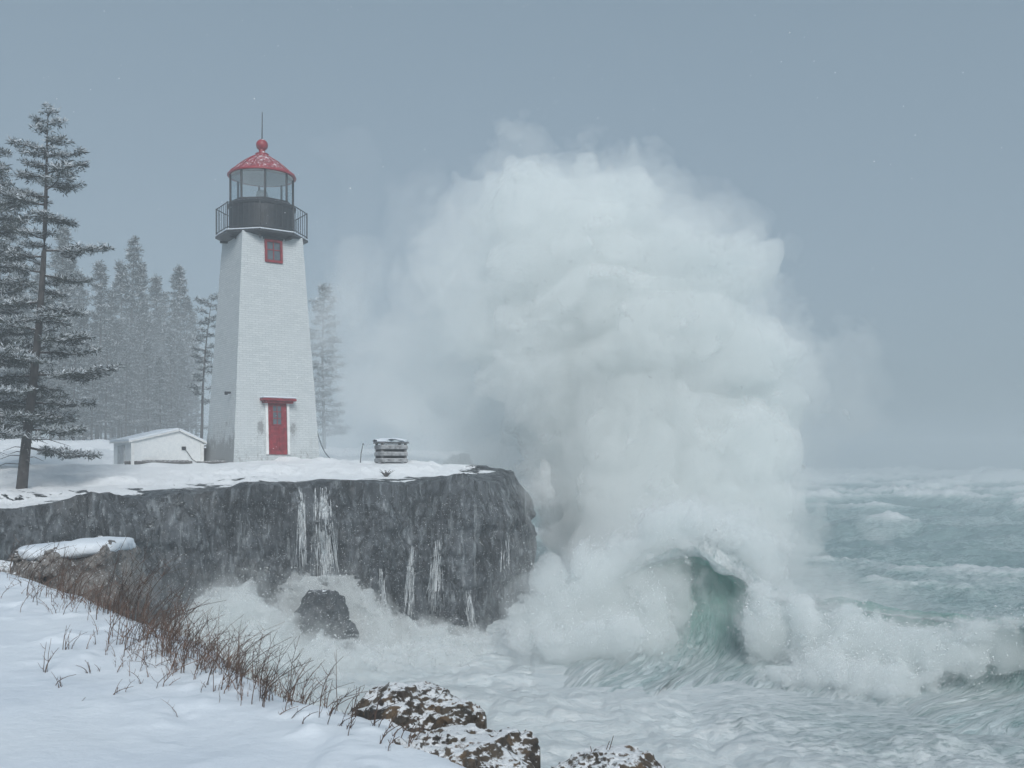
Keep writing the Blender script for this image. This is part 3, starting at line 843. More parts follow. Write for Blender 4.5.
bo = rock("boulder", [E(54, 600, 28, 50, 14.0, 44), E(101, 594, 27, 52, 14.0, 42), E(78, 650, 52, 70, 14.0, 50)], 0.022, 0.07, 2.2, 211, GREYR,
     "large square boulder with a snow cap behind the dry brush", False, None, 7.0)
f_, X_, Y_, Z_, lo_ = blob_field([E(54, 551, 26, 7, 14.0, 40), E(101, 545, 25, 7, 14.0, 38), E(80, 549, 22, 6, 14.0, 36)], 0.018, 0.14, 0.02, 4.0)
f_ = f_ + 0.022 * fbm(X_ * 2.6, Y_ * 2.6, Z_ * 2.6, 4, 215)
v_, q_ = surface_nets(f_, lo_, 0.018)
mesh("snow_cap", v_, q_, SNOW, bo)
rock("boulder", [E(2, 582, 34, 18, 15.5, 40), E(10, 640, 60, 60, 15.5, 60)], 0.05, 0.12, 1.7, 213, GREYR, "low snowy boulder at the left edge behind the square boulder")
rock("shore_rock", [E(396, 714, 24, 19, 6.5, 28), E(428, 728, 28, 16, 6.4, 32), E(452, 742, 18, 13, 6.4, 26), E(400, 752, 46, 32, 6.4, 40)], 0.011, 0.055, 5.5, 221, BROWN,
     "brown lichened rock dusted with snow beyond the dry stems", False)
rock("shore_rock", [E(448, 766, 36, 16, 5.6, 40), E(494, 774, 30, 18, 5.6, 36), E(440, 790, 50, 34, 5.5, 46)], 0.010, 0.05, 6.0, 223, BROWN,
     "dark rock with snow on top at the bottom edge below the brown rock", False)
rock("shore_rock", [E(608, 790, 32, 26, 5.6, 36), E(630, 800, 30, 24, 5.6, 34), E(590, 810, 40, 30, 5.6, 40)], 0.010, 0.04, 6.0, 225, BROWN,
     "rightmost dark rock just peeping over the bottom edge with a twig", False)

# ------------------------------------------------------------------ lighthouse
RED = mat_plain("red_paint", (0.22, 0.016, 0.026), 0.45, 0.3, 6.0, 0.2)
REDROOF = mat_plain("red_roof_paint", (0.27, 0.022, 0.034), 0.4, 0.3, 4.0, 0.2, 0.13)
BLACK = mat_plain("black_iron", (0.022, 0.027, 0.033), 0.5, 0.3, 7.0, 0.3, 0.10)
IRON = mat_plain("dark_iron", (0.03, 0.034, 0.04), 0.5, 0.2, 9.0)
WHITE = mat_plain("white_paint", (0.70, 0.72, 0.72), 0.6, 0.08, 6.0, 0.2)
WOODG = mat_plain("weathered_wood", (0.10, 0.10, 0.10), 0.8, 0.4, 9.0, 0.4, 0.20)

def mat_masonry():
    m, nt, o = newmat("whitewashed_brick"); g = G(nt)
    uv = g.coord("UV"); c = g.coord()
    br = g.n("TexBrick"); g.put(br.inputs["Vector"], uv)
    br.inputs["Color1"].default_value = (0.48, 0.525, 0.54, 1); br.inputs["Color2"].default_value = (0.56, 0.60, 0.61, 1)
    br.inputs["Mortar"].default_value = (0.37, 0.41, 0.43, 1)
    br.inputs["Scale"].default_value = 1.0; br.inputs["Mortar Size"].default_value = 0.008
    br.inputs["Brick Width"].default_value = 0.26; br.inputs["Row Height"].default_value = 0.085
    n1 = g.noise(c, 1.1, 6, 0.6); n2 = g.noise(g.scale(c, (1, 1, 0.3)), 7.0, 6, 0.7); n3 = g.noise(c, 16.0, 5, 0.7)
    cc = g.mix(g.math('MULTIPLY', g.ss(0.42, 0.68, n1), 0.5), br.outputs["Color"], (0.50, 0.54, 0.56))
    w = g.attr("wear")
    k = g.math('ADD', w, g.math('MULTIPLY', g.math('SUBTRACT', n2, 0.5), 1.3))
    k = g.math('ADD', k, g.math('MULTIPLY', g.math('SUBTRACT', n3, 0.5), 0.9))
    cc = g.mix(g.math('MULTIPLY', g.ss(0.60, 0.80, k), 0.85), cc, (0.16, 0.165, 0.17))
    cc = g.mix(g.math('MULTIPLY', g.ss(0.30, 0.75, k), 0.35), cc, (0.33, 0.35, 0.36))
    h = g.math('ADD', g.math('MULTIPLY', br.outputs["Fac"], -0.6), g.math('MULTIPLY', n3, 0.5))
    nt.links.new(g.pbsdf(cc, 0.75, g.bump(h, 0.4, 0.02)), o.inputs[0])
    return m
MAS = mat_masonry()

LX, LY = P(262, 458, 40).x, 40.0
LZ = P(262, 458, 40).z
def zrow(y): return (458 - y) * 0.04
lh = thing("lighthouse", (LX, LY, LZ), "white square tapering lighthouse with red domed lantern on the snowy cliff", "lighthouse", R(34))
W0, W1, HT = 1.73, 1.215, zrow(240)
def hw(z): return W0 + (W1 - W0) * z / HT
# tower: four bricked faces, each a fine grid so the wall can be uneven
NW, NH = 28, 70
tvs, tfs, tuv, twr = [], [], [], []
for fc in range(4):
    b0 = len(tvs)
    a = fc * math.pi / 2
    for j in range(NH + 1):
        z = -0.4 + (HT + 0.4) * j / NH
        for i in range(NW + 1):
            s = -1 + 2 * i / NW
            w = hw(z)
            x, y = s * w, -w
            xr, yr = x * math.cos(a) - y * math.sin(a), x * math.sin(a) + y * math.cos(a)
            tvs.append((xr, yr, z)); tuv.append((x + fc * 7.13, z))
            wr = 0.07 + 0.34 * math.exp(-max(z, 0) / 0.8) + 0.16 * math.exp(-max(z, 0) / 3.0)
            if fc == 0 and abs(x) < 0.45 and z < 7.6: wr += 0.20 * math.exp(-(7.6 - z) / 0.9)
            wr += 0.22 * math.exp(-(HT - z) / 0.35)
            if fc == 0: wr += 0.75 * math.exp(-((abs(x) - 0.66) / 0.14) ** 2 - ((z - 1.15) / 0.35) ** 2)
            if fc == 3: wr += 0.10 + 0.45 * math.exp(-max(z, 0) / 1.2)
            twr.append(wr)
    for j in range(NH):
        for i in range(NW):
            p = b0 + j * (NW + 1) + i
            tfs.append((p, p + 1, p + NW + 2, p + NW + 1))
tva = np.array(tvs)
un = 0.012 * fbm(tva[:, 0] * 2.5, tva[:, 1] * 2.5, tva[:, 2] * 2.5, 3, 401)
tva[:, :2] *= (1 + un)[:, None]
mesh("tower_wall", tva, np.array(tfs), MAS, lh, {"wear": twr}, False, tuv)
lean = math.atan((W0 - W1) / HT)
def on_front(x, z, out):  # a point of the door side of the tower
    return Vector((x, -hw(z) - out, z))
ML = Matrix.Rotation(-lean, 4, 'X')
# door
D0 = zrow(455); DH = 2.02
dr = MB().box(on_front(0, D0 + DH / 2, 0.02), (0.74, 0.07, DH), ML, 0.01)
for (cx, cz, w_, h_) in ((-0.17, 0.45, 0.24, 0.55), (0.17, 0.45, 0.24, 0.55), (-0.17, 0.98, 0.24, 0.30), (0.17, 0.98, 0.24, 0.30)):
    dr.box(on_front(cx, D0 + cz, 0.06), (w_, 0.02, h_), ML, 0.008)
door = dr.build("door", RED, lh)
fr = MB()
for sx_ in (-1, 1): fr.box(on_front(sx_ * 0.43, D0 + DH / 2, 0.03), (0.10, 0.12, DH), ML, 0.01)
fr.build("door_frame", WHITE, lh)
mg, nt, o = newmat("dim_glass"); g = G(nt)
nt.links.new(g.pbsdf(g.mix(g.noise(g.coord(), 6.0, 4), (0.05, 0.07, 0.085), (0.13, 0.17, 0.20)), 0.12), o.inputs[0]); DIM = mg
MB().box(on_front(-0.02, D0 + 1.52, 0.062), (0.36, 0.02, 0.74), ML).build("door_window", DIM, door)
gb = MB()
for q in (-0.37, -0.12, 0.13, 0.37): gb.box(on_front(-0.02, D0 + 1.52 + q, 0.075), (0.42, 0.025, 0.035), ML)
for q in (-0.2, -0.02, 0.16): gb.box(on_front(q, D0 + 1.52, 0.073), (0.03, 0.022, 0.72), ML)
gb.build("glazing_bar", RED, door)
MB().tube([on_front(0.27, D0 + 1.0, 0.06), on_front(0.27, D0 + 1.0, 0.12), on_front(0.20, D0 + 1.0, 0.125)], 0.014, 6).build("handle", IRON, door)
can = MB().box(on_front(0, D0 + DH + 0.09, 0.17), (1.34, 0.40, 0.10), None, 0.02).box(on_front(0, D0 + DH + 0.0, 0.12), (1.16, 0.28, 0.08), None, 0.015)
canopy = can.build("door_canopy", RED, lh)
MB().box(on_front(0, D0 + DH + 0.175, 0.17), (1.34, 0.40, 0.07), None, 0.03).build("snow_cap", SNOW, canopy)
# upper window
WZ = zrow(257)
win = MB()
for sx_ in (-1, 1): win.box(on_front(sx_ * 0.31, WZ, 0.02), (0.09, 0.10, 0.84), ML, 0.008)
for sz_ in (-1, 1): win.box(on_front(0, WZ + sz_ * 0.40, 0.02), (0.70, 0.11, 0.10), ML, 0.008)
win = win.build("window", RED, lh)
MB().box(on_front(0, WZ, -0.01), (0.54, 0.04, 0.72), ML).build("pane", DIM, win)
MB().box(on_front(0, WZ, 0.02), (0.035, 0.03, 0.70), ML).box(on_front(0, WZ + 0.05, 0.022), (0.53, 0.026, 0.03), ML).build("glazing_bar", RED, win)
MB().box(on_front(0, WZ + 0.54, 0.01), (0.80, 0.12, 0.16), ML, 0.01).build("lintel", BLACK, win)
# gallery deck
ZD = zrow(240)
o8 = R(22.5)
deck = MB().lathe([(1.26, -0.16), (1.36, -0.13), (1.60, -0.07), (1.78, -0.04), (1.80, -0.03), (1.80, 0.05), (1.76, 0.06)], 8, (0, 0, ZD), o8)
deck = deck.build("gallery_deck", BLACK, lh)
MB().lathe([(1.30, 0.0), (1.76, 0.0), (1.805, 0.012), (1.80, 0.04), (1.70, 0.065), (1.32, 0.08)], 8, (0, 0, ZD + 0.062), o8).build("snow_rim", SNOW, deck)
for k in range(8):
    a = o8 + k * math.pi / 4
    MB().box((1.40 * math.cos(a), 1.40 * math.sin(a), ZD - 0.155), (0.44, 0.07, 0.09), Matrix.Rotation(a, 4, 'Z'), 0.01).build("bracket", BLACK, deck)
# railing
rl = MB()
cor = [(1.76 * math.cos(o8 + k * math.pi / 4), 1.76 * math.sin(o8 + k * math.pi / 4)) for k in range(9)]
for k in range(8):
    (x0, y0), (x1, y1) = cor[k], cor[k + 1]
    rl.tube([(x0, y0, ZD + 0.05), (x0, y0, ZD + 1.16)], 0.026, 6)
    for hz_ in (0.18, 1.13):
        rl.tube([(x0, y0, ZD + hz_), (x1, y1, ZD + hz_)], 0.019, 6)
    for j in range(1, 6):
        t = j / 6
        rl.tube([(x0 + (x1 - x0) * t, y0 + (y1 - y0) * t, ZD + 0.18), (x0 + (x1 - x0) * t, y0 + (y1 - y0) * t, ZD + 1.13)], 0.011, 5)
rl.build("railing", IRON, lh)
# lantern
dm = MB().lathe([(1.30, 0.02), (1.30, 0.10), (1.28, 0.12), (1.28, 1.16), (1.32, 1.20), (1.34, 1.28), (1.28, 1.34), (1.2, 1.36)], 40, (0, 0, ZD))
dm.build("lantern_base", BLACK, lh)
ZG = ZD + 1.36
gw = zrow(178) - zrow(206) - 0.02
mgl, nt, o = newmat("lantern_glass"); g = G(nt)
tr = g.n("BsdfTransparent"); tr.inputs[0].default_value = (0.95, 0.975, 0.98, 1)
gl = g.n("BsdfGlossy"); gl.inputs["Roughness"].default_value = 0.05
mx = g.n("MixShader")
mx.inputs[0].default_value = 0.14; nt.links.new(tr.outputs[0], mx.inputs[1]); nt.links.new(gl.outputs[0], mx.inputs[2]); nt.links.new(mx.outputs[0], o.inputs[0])
ro = R(22.5 + 8)
lf = MB()
gc = [(1.22 * math.cos(ro + k * math.pi / 4), 1.22 * math.sin(ro + k * math.pi / 4)) for k in range(9)]
for k in range(8):
    (x0, y0), (x1, y1) = gc[k], gc[k + 1]
    lf.tube([(x0, y0, ZG - 0.02), (x0, y0, ZG + gw + 0.05)], 0.044, 6)
lf.lathe([(1.18, 0), (1.27, 0), (1.27, 0.07), (1.18, 0.07)], 8, (0, 0, ZG - 0.01), ro)
lf = lf.build("lantern_frame", IRON, lh)
for k in range(8):
    (x0, y0), (x1, y1) = gc[k], gc[k + 1]
    a = math.atan2(y1 - y0, x1 - x0)
    L_ = math.hypot(x1 - x0, y1 - y0) - 0.05
    MB().box(((x0 + x1) / 2, (y0 + y1) / 2, ZG + gw / 2 + 0.02), (L_, 0.012, gw), Matrix.Rotation(a, 4, 'Z')).build("pane", mgl, lf)
ln_ = MB().lathe([(0.16, 0.0), (0.16, 0.22), (0.22, 0.24), (0.24, 0.42), (0.20, 0.56), (0.08, 0.62)], 20, (0, 0, ZG + 0.0)).build("lamp", mat_plain("lamp_glass", (0.35, 0.42, 0.45), 0.15, 0.2), lh, True)
ZR = ZG + gw + 0.02
roof = MB().lathe([(1.22, 0.03), (1.33, 0.0), (1.35, 0.03), (1.33, 0.07), (1.14, 0.22), (0.92, 0.42), (0.68, 0.61), (0.45, 0.76), (0.29, 0.85), (0.25, 0.93), (0.27, 0.95), (0.14, 0.99), (0.12, 1.06)], 32, (0, 0, ZR))
roof = roof.build("lantern_roof", REDROOF, lh, True)
MB().lathe([(1.21, 0.0), (1.21, 0.02), (0.2, 0.022)], 32, (0, 0, ZR)).build("ceiling", WHITE, roof)
rb = MB()
for k in range(16):
    a = k * math.pi / 8 + 0.1
    rb.tube([(r_ * math.cos(a), r_ * math.sin(a), ZR + z_) for r_, z_ in ((1.33, 0.08), (1.14, 0.23), (0.92, 0.43), (0.68, 0.62), (0.45, 0.77), (0.29, 0.86))], 0.018, 5)
rb.build("seam", REDROOF, roof)
ball = [(0.13, 1.0), (0.12, 1.10)] + [(max(0.03, 0.235 * math.cos(t)), 1.31 + 0.235 * math.sin(t)) for t in np.linspace(-1.1, 1.5, 12)]
MB().lathe(ball, 24, (0, 0, ZR)).build("ball_vent", REDROOF, roof, True)
MB().tube([(0, 0, ZR + 1.52), (0.01, 0, zrow(112))], [0.026, 0.014], 6).build("lightning_rod", IRON, lh)
# lamp bracket on the side wall, and the slack cable
MB().box((-hw(1.35) - 0.1, -1.1, zrow(396)), (0.22, 0.10, 0.08), None, 0.01).box((-hw(1.35) - 0.16, -1.1, zrow(396) - 0.06), (0.10, 0.09, 0.06), None, 0.01).build("side_bracket", IRON, lh)

# ------------------------------------------------------------------ shed and small things on the headland
def mat_clap():
    m, nt, o = newmat("white_clapboard"); g = G(nt)
    c = g.coord()
    w = g.n("TexWave"); g.put(w.inputs["Vector"], c); w.wave_type = 'BANDS'; w.bands_direction = 'Z'; w.wave_profile = 'SAW'
    w.inputs["Scale"].default_value = 2.6; w.inputs["Distortion"].default_value = 0.0
    n = g.noise(c, 7.0, 5)
    cc = g.mix(g.ss(0.3, 0.7, n), (0.66, 0.70, 0.72), (0.74, 0.77, 0.78))
    cc = g.mix(g.math('MULTIPLY', g.ss(0.64, 0.72, g.noise(g.scale(c, (1, 1, 0.4)), 6.0, 6, 0.7)), 0.5), cc, (0.30, 0.31, 0.32))
    nt.links.new(g.pbsdf(cc, 0.7, g.bump(w.outputs["Fac"], 0.35, 0.012)), o.inputs[0])
    return m
CLAP = mat_clap()
SHX, SHY = P(158, 464, 40).x, 40.0
SHZ = P(158, 464.5, 40).z
sh = thing("shed", (SHX, SHY, SHZ), "low white clapboard shed with snowy asymmetric roof left of the lighthouse", "shed", R(38))
SW, SDp, SE, SP_, rx_ = 1.38, 1.15, 0.93, 1.36, 0.42
wl = MB()
sec = [(-SW, -0.25), (SW, -0.25), (SW, SE - 0.05), (rx_, SP_ - 0.05), (-SW, SE - 0.05)]
wl.add([(x, -SDp, z) for x, z in sec] + [(x, SDp, z) for x, z in sec], [(0, 1, 2, 3, 4), (9, 8, 7, 6, 5)] + [(k, k + 5, (k + 1) % 5 + 5, (k + 1) % 5) for k in range(5)])
wl.build("wall", CLAP, sh)
def slab(b, x0, z0, x1, z1, th, y):
    dx, dz = x1 - x0, z1 - z0; l = math.hypot(dx, dz); nx, nz_ = -dz / l * th, dx / l * th
    if nz_ < 0: nx, nz_ = -nx, -nz_
    b.add([(x0, -y, z0), (x1, -y, z1), (x1, y, z1), (x0, y, z0), (x0 + nx, -y, z0 + nz_), (x1 + nx, -y, z1 + nz_), (x1 + nx, y, z1 + nz_), (x0 + nx, y, z0 + nz_)],
          [(0, 3, 2, 1), (4, 5, 6, 7), (0, 1, 5, 4), (1, 2, 6, 5), (2, 3, 7, 6), (3, 0, 4, 7)])
rf = MB(); slab(rf, -SW - 0.14, SE - 0.09, rx_, SP_ - 0.045, 0.05, SDp + 0.1); slab(rf, SW + 0.14, SE - 0.10, rx_ + 0.001, SP_ - 0.045, 0.05, SDp + 0.1)
roof_o = rf.build("roof", WHITE, sh)
sn = MB(); slab(sn, -SW - 0.13, SE - 0.035, rx_ - 0.02, SP_ + 0.01, 0.075, SDp + 0.08); slab(sn, SW + 0.12, SE - 0.04, rx_ + 0.02, SP_ + 0.01, 0.06, SDp + 0.08)
sn.build("roof_snow", SNOW, roof_o)
for x in (-SW, SW):
    MB().box((x * 0.985, -SDp - 0.025, SE / 2 - 0.15), (0.12, 0.05, SE + 0.1), None, 0.008).build("corner_board", WHITE, sh)
MB().box((-SW - 0.02, 0.1, 0.36), (0.05, 0.8, 0.74), None, 0.01).build("hatch_door", mat_plain("grey_white_paint", (0.42, 0.45, 0.47), 0.7, 0.15), sh)
MB().tube([(0.62, -SDp - 0.03, 0.62), (0.75, -SDp - 0.05, 0.5), (0.95, -SDp - 0.05, 0.2), (1.2, -SDp - 0.06, 0.05)], 0.012, 5).box((0.62, -SDp - 0.02, 0.64), (0.16, 0.05, 0.14), None, 0.01).build("conduit", IRON, sh)

def beam(px0, px1, py, D, hgt, label):
    a, b = P(px0, py, D), P(px1, py - 1.0, D + 0.4)
    c = (a + b) / 2; L_ = (b - a).length
    M_ = Matrix.Rotation(math.atan2(b.y - a.y, b.x - a.x), 4, 'Z')
    o = MB().box((0, 0, 0), (L_, 0.22, hgt), None, 0.02).box((0.1 * L_, 0.01, hgt / 2 + 0.012), (0.7 * L_, 0.19, 0.045), None, 0.02)
    me = o.build("timber_beam", WOODG)
    zc = gz(c.x, c.y)
    me.location = (c.x, c.y, max(zc + hgt * 0.2, c.z)); me.rotation_euler = (0, 0, math.atan2(b.y - a.y, b.x - a.x))
    return tag(me, label, "timber", "old timbers lying in the snow")
beam(125, 192, 467.5, 38.3, 0.14, "long grey timber lying in the snow before the white shed")
beam(197, 246, 467.0, 38.2, 0.10, "grey timber lying in the snow before the tower left corner")
# box beside the shed
bxp = P(196, 463, 40.5)
tb = thing("storage_box", (bxp.x, bxp.y, gz(bxp.x, bxp.y)), "small white and grey box between the shed and the lighthouse", "box", R(34))
MB().box((0, 0, 0.33), (0.36, 0.5, 0.78), None, 0.02).build("panel", WHITE, tb)
MB().box((0.33, 0.0, 0.30), (0.30, 0.5, 0.72), None, 0.02).build("body", WOODG, tb)
MB().box((0.16, 0, 0.745), (0.74, 0.54, 0.05), None, 0.02).build("lid", WOODG, tb)

# slatted stack near the cliff end
kp = P(391, 463.5, 37.0)
kz = gz(kp.x, kp.y)
SLAT = mat_plain("frosted_slat", (0.24, 0.25, 0.26), 0.8, 0.5, 7.0, 0.4, 0.30)
kr = thing("slatted_crate", (kp.x, kp.y, kz - 0.02), "dark slatted timber crate with snow on top near the cliff end", "crate", R(24))
KW, KD, KH = 0.50, 0.42, 0.74
for z in (0.10, 0.34, 0.58):
    MB().box((0, -KD, z), (2 * KW, 0.045, 0.14), None, 0.01).box((0, KD, z), (2 * KW, 0.045, 0.14), None, 0.01).box((-KW, 0, z), (0.045, 2 * KD - 0.05, 0.14), None, 0.01).box((KW, 0, z), (0.045, 2 * KD - 0.05, 0.14), None, 0.01).build("slat", SLAT, kr)
for x in (-1, 1):
    for y in (-1, 1): MB().box((x * (KW - 0.06), y * (KD - 0.06), KH / 2), (0.08, 0.08, KH), None, 0.01).build("post", WOODG, kr)
MB().box((0, 0, 0.36), (2 * KW - 0.2, 2 * KD - 0.2, 0.64), None, 0.02).build("filling", mat_plain("dark_fill", (0.018, 0.02, 0.022), 0.9, 0.4, 12, 0.5, 0.0), kr)
MB().box((0, 0, KH + 0.01), (2 * KW + 0.10, 2 * KD + 0.08, 0.05), None, 0.012).build("top", WOODG, kr)
f_, X_, Y_, Z_, lo_ = blob_field([((0, 0, KH + 0.06), (KW, KD, 0.08)), ((-0.2, 0, KH + 0.07), (0.34, 0.36, 0.09)), ((0.25, 0, KH + 0.06), (0.28, 0.36, 0.07))], 0.025, 0.1, 0.05)
f_ = np.minimum(f_ + 0.015 * vnoise(X_ * 6, Y_ * 6, Z_ * 6, 5), Z_ - KH - 0.035)
MBv, MBf = surface_nets(f_, lo_, 0.025)
mesh("snow_cap", MBv, MBf, SNOW, kr)

# cable from the tower, lone stake
ca = lh.matrix_basis @ Vector((hw(1.2) + 0.02, -1.4, 1.35))
c2 = P(331, 462, 38.6)
pts = [ca + (Vector((c2.x, c2.y, gz(c2.x, c2.y) + 0.02)) - ca) * t - Vector((0, 0, 0.35 * math.sin(math.pi * t) * (1 - 0.4 * t))) for t in np.linspace(0, 1, 14)]
tag(MB().tube(pts, 0.018, 6).build("cable", IRON, None, True), "dark slack cable running from the tower foot into the snow", "cable")
sp = P(360, 462, 38.5); sz = gz(sp.x, sp.y)
tag(MB().tube([(sp.x, sp.y, sz - 0.1), (sp.x + 0.05, sp.y, sz + 0.4), (sp.x + 0.12, sp.y, sz + 0.72)], [0.02, 0.018, 0.012], 6).box((sp.x + 0.12, sp.y, sz + 0.72), (0.06, 0.04, 0.06), None, 0.01).build("stake", WOODG),
    "thin leaning stake in the snow between lighthouse and crate", "stake")

# ------------------------------------------------------------------ trees
def mat_needles(name, dark, light, frost=(0.66, 0.71, 0.76)):
    m, nt, o = newmat(name); g = G(nt)
    c = g.coord()
    n = g.noise(c, 1.3, 3)
    cc = g.mix(g.ss(0.3, 0.7, n), dark, light)
    cc = g.mix(g.attr("snow"), cc, frost)
    nt.links.new(g.pbsdf(cc, 0.8), o.inputs[0])
    return m
PINE = mat_needles("pine_needles", (0.014, 0.024, 0.022), (0.04, 0.055, 0.045))
SPRU = mat_needles("frosted_spruce_needles", (0.022, 0.032, 0.032), (0.05, 0.062, 0.058))
BARK = mat_plain("bark", (0.045, 0.04, 0.038), 0.9, 0.4, 6.0, 0.5, 0.10)

def needles(centres, size, per, seed, snow_p, flat=0.55, up=0.25, nwid=0.075):
    """clusters of thin triangles round each centre"""
    r = np.random.RandomState(seed)
    n = len(centres)
    C_ = np.repeat(np.asarray(centres, float), per, 0)
    sz = np.repeat(np.asarray(size, float) * (0.7 + 0.6 * r.rand(n)), per)
    d = r.normal(size=(n * per, 3)); d[:, 2] = d[:, 2] * flat + up
    d /= np.linalg.norm(d, axis=1)[:, None]
    s = np.cross(d, r.normal(size=(n * per, 3))); s /= np.linalg.norm(s, axis=1)[:, None] + 1e-9
    base = C_ + d * (sz * 0.10)[:, None] + r.normal(size=C_.shape) * (sz * 0.25)[:, None] * np.array([1, 1, 0.5])
    tip = base + d * sz[:, None]
    wv = s * (sz * nwid)[:, None]
    v = np.stack([base - wv * 0.6, base + wv * 0.6, tip], 1).reshape(-1, 3)
    mid = base + d * (sz * 0.5)[:, None]
    v = np.stack([base, mid - wv, tip, mid + wv], 1).reshape(-1, 3)
    f = np.arange(len(v)).reshape(-1, 4)
    sn = ((r.rand(n * per) < snow_p) & (d[:, 2] > 0.0)).astype(float) * (0.6 + 0.4 * r.rand(n * per))
    return v, f, sn

def conifer(name, loc, label, H, limbs, prof, seed, m, per, size, snow_p, lean=(0, 0), trunk_r=0.15, z0=0.12, droop=0.15, step=0.28, gap=0.0, dead=6, cat="tree", group=None, plates=False, rz=0.0, upturn=0.0):
    rg = random.Random(seed)
    t = thing(name, loc, label, cat, rz, group)
    def axis(z):
        u = z / H
        return Vector((lean[0] * u + 0.10 * math.sin(u * 5 + seed), lean[1] * u + 0.08 * math.sin(u * 4 + 2 + seed), z))
    tb = MB()
    tb.tube([axis(-0.4 + (H + 0.2) * k / 22) for k in range(23)], [max(0.012, trunk_r * (1.12 if k == 0 else 1) * (1 - k / 23.0) ** 0.85) for k in range(23)], 9)
    cen, szs = [], []
    lb = tb
    for k in range(limbs):
        u = z0 + (1 - z0) * (k + rg.random()) / limbs
        z = u * H * 0.985
        if rg.random() < gap * (1 - u): continue
        L_ = prof(u) * (0.45 + 0.70 * rg.random())
        if L_ < 0.12: L_ = 0.12
        az = k * 2.399 + rg.uniform(-0.9, 0.9)
        dr_ = droop * (1 - u) - 0.10 + rg.uniform(-0.12, 0.12)
        st = axis(z)
        dv = Vector((math.cos(az), math.sin(az), 0)); sv = Vector((-math.sin(az), math.cos(az), 0))
        n = 6; pts = []
        for q in range(n):
            s = q / (n - 1)
            pts.append(st + dv * (L_ * s) + Vector((0, 0, -dr_ * L_ * s + (upturn + 0.10) * L_ * s * s * (1 if plates else 0.6))) + sv * (0.08 * L_ * math.sin(s * 3 + k)))
        lb.tube(pts, [max(0.006, 0.020 * (1 + L_ * 0.5) * (1 - 0.8 * q / n)) for q in range(n)], 4, False)
        m_ = max(2, int(L_ / step))
        for q in range(m_):
            s = (q + 0.6 + 0.5 * rg.random()) / m_
            s = 0.16 + 0.86 * min(s, 1.0)
            i = min(n - 2, int(s * (n - 1))); fr_ = s * (n - 1) - i
            p = pts[i].lerp(pts[i + 1], fr_)
            side = (0.42 * L_ * (1 - s) + 0.16) * (1.15 if plates else 0.9)
            ns_ = max(1, int(side / step * 1.4))
            for sg in (-1, 1):
                tip = p + sv * (sg * side) + dv * (0.4 * side) + Vector((0, 0, -0.12 * side + rg.uniform(-0.05, 0.08)))
                if L_ > 0.7: lb.tube([p, tip], [0.009, 0.005], 3, False)
                for w_ in range(ns_):
                    a_ = (w_ + 0.5 + 0.5 * rg.random()) / ns_
                    cen.append(tuple(p.lerp(tip, a_) + Vector((rg.uniform(-.06, .06), rg.uniform(-.06, .06), rg.uniform(-.03, .07))))); szs.append(size)
            cen.append(tuple(p)); szs.append(size)
        cen.append(tuple(pts[-1])); szs.append(size * 0.9)
    for k in range(dead):
        z = H * (0.05 + z0 * rg.random()); az = rg.random() * 6.28; L_ = 0.4 + 0.9 * rg.random()
        st = axis(z)
        lb.tube([st, st + Vector((math.cos(az) * L_ * .5, math.sin(az) * L_ * .5, 0.02)), st + Vector((math.cos(az) * L_, math.sin(az) * L_, -0.15 * L_))], [0.018, 0.012, 0.005], 4, False)
    cen.append(tuple(axis(H))); szs.append(size)
    tb.build("trunk", BARK, t, True)
    v, f, sn = needles(cen, szs, per, seed, snow_p)
    mesh("crown", v, f, m, t, {"snow": sn}, False)
    return t

def pine_prof(u):
    if u < 0.40: return 2.2 + 0.5 * math.sin(u * 25)
    if u < 0.47: return 1.4
    if u < 0.66: return 1.95
    if u < 0.72: return 0.9
    if u < 0.82: return 1.75 - 1.2 * (u - 0.72)
    return 1.35 * (1 - u) / 0.18 * 0.85 + 0.28
bp_ = P(24, 490, 31); bpz = gz(bp_.x, bp_.y)
conifer("pine_tree", (bp_.x, bp_.y, bpz), "tallest dark pine dusted with snow on the cliff edge at the left", 11.9, 58, lambda u: 0.88 * pine_prof(u), 5, PINE, 30, 0.16, 0.62, (0.75, 0.2), 0.17, 0.10, 0.30, 0.22, 0.30, 14, "tree", "conifers on the headland", True)
b2p = P(-20, 485, 36)
conifer("pine_tree", (b2p.x, b2p.y, gz(b2p.x, b2p.y)), "dark bushy pine cut by the left edge behind the tallest pine", 11.6, 90, lambda u: 2.5 * (1 - u) ** 0.6 + 0.5, 8, PINE, 26, 0.19, 0.42, (0.3, 0), 0.17, 0.12, 0.22, 0.25, 0.1, 6, "tree", "conifers on the headland", True)
def at_top(px, ytop, D):
    p = P(px, 440, D); z = gz(p.x, p.y); return (p.x, p.y, z), EYE + (HZ - ytop) / F * D - z
def spr(w): return lambda u: w * (1 - u) ** 0.75 + 0.16
FOREST = [(131, 236, 92, 2.6, "tallest pointed frosted spruce in the stand behind the shed"), (176, 266, 98, 2.5, "frosted spruce with a soft top on the right of the stand behind the shed"),
          (98, 262, 84, 2.3, "dim frosted spruce just right of the tallest pine"), (155, 276, 104, 2.4, "faint spruce between the two taller spruces behind the shed"), (62, 225, 80, 2.7, "tall grey spruce half hidden behind the tallest pine")]
protos = []
for i, (px, yt, D, w, lab) in enumerate(FOREST):
    loc, H = at_top(px, yt, D)
    protos.append((conifer("spruce_tree", loc, lab, H, 95, spr(w), 40 + i, SPRU, 14, 0.36, 0.38, (0.2, 0), 0.19, (0.06, 0.20, 0.04, 0.26, 0.10)[i], 0.30, 0.42, 0.22, 14, "tree", "conifers on the headland"), H))
loc, H = at_top(200, 296, 66)
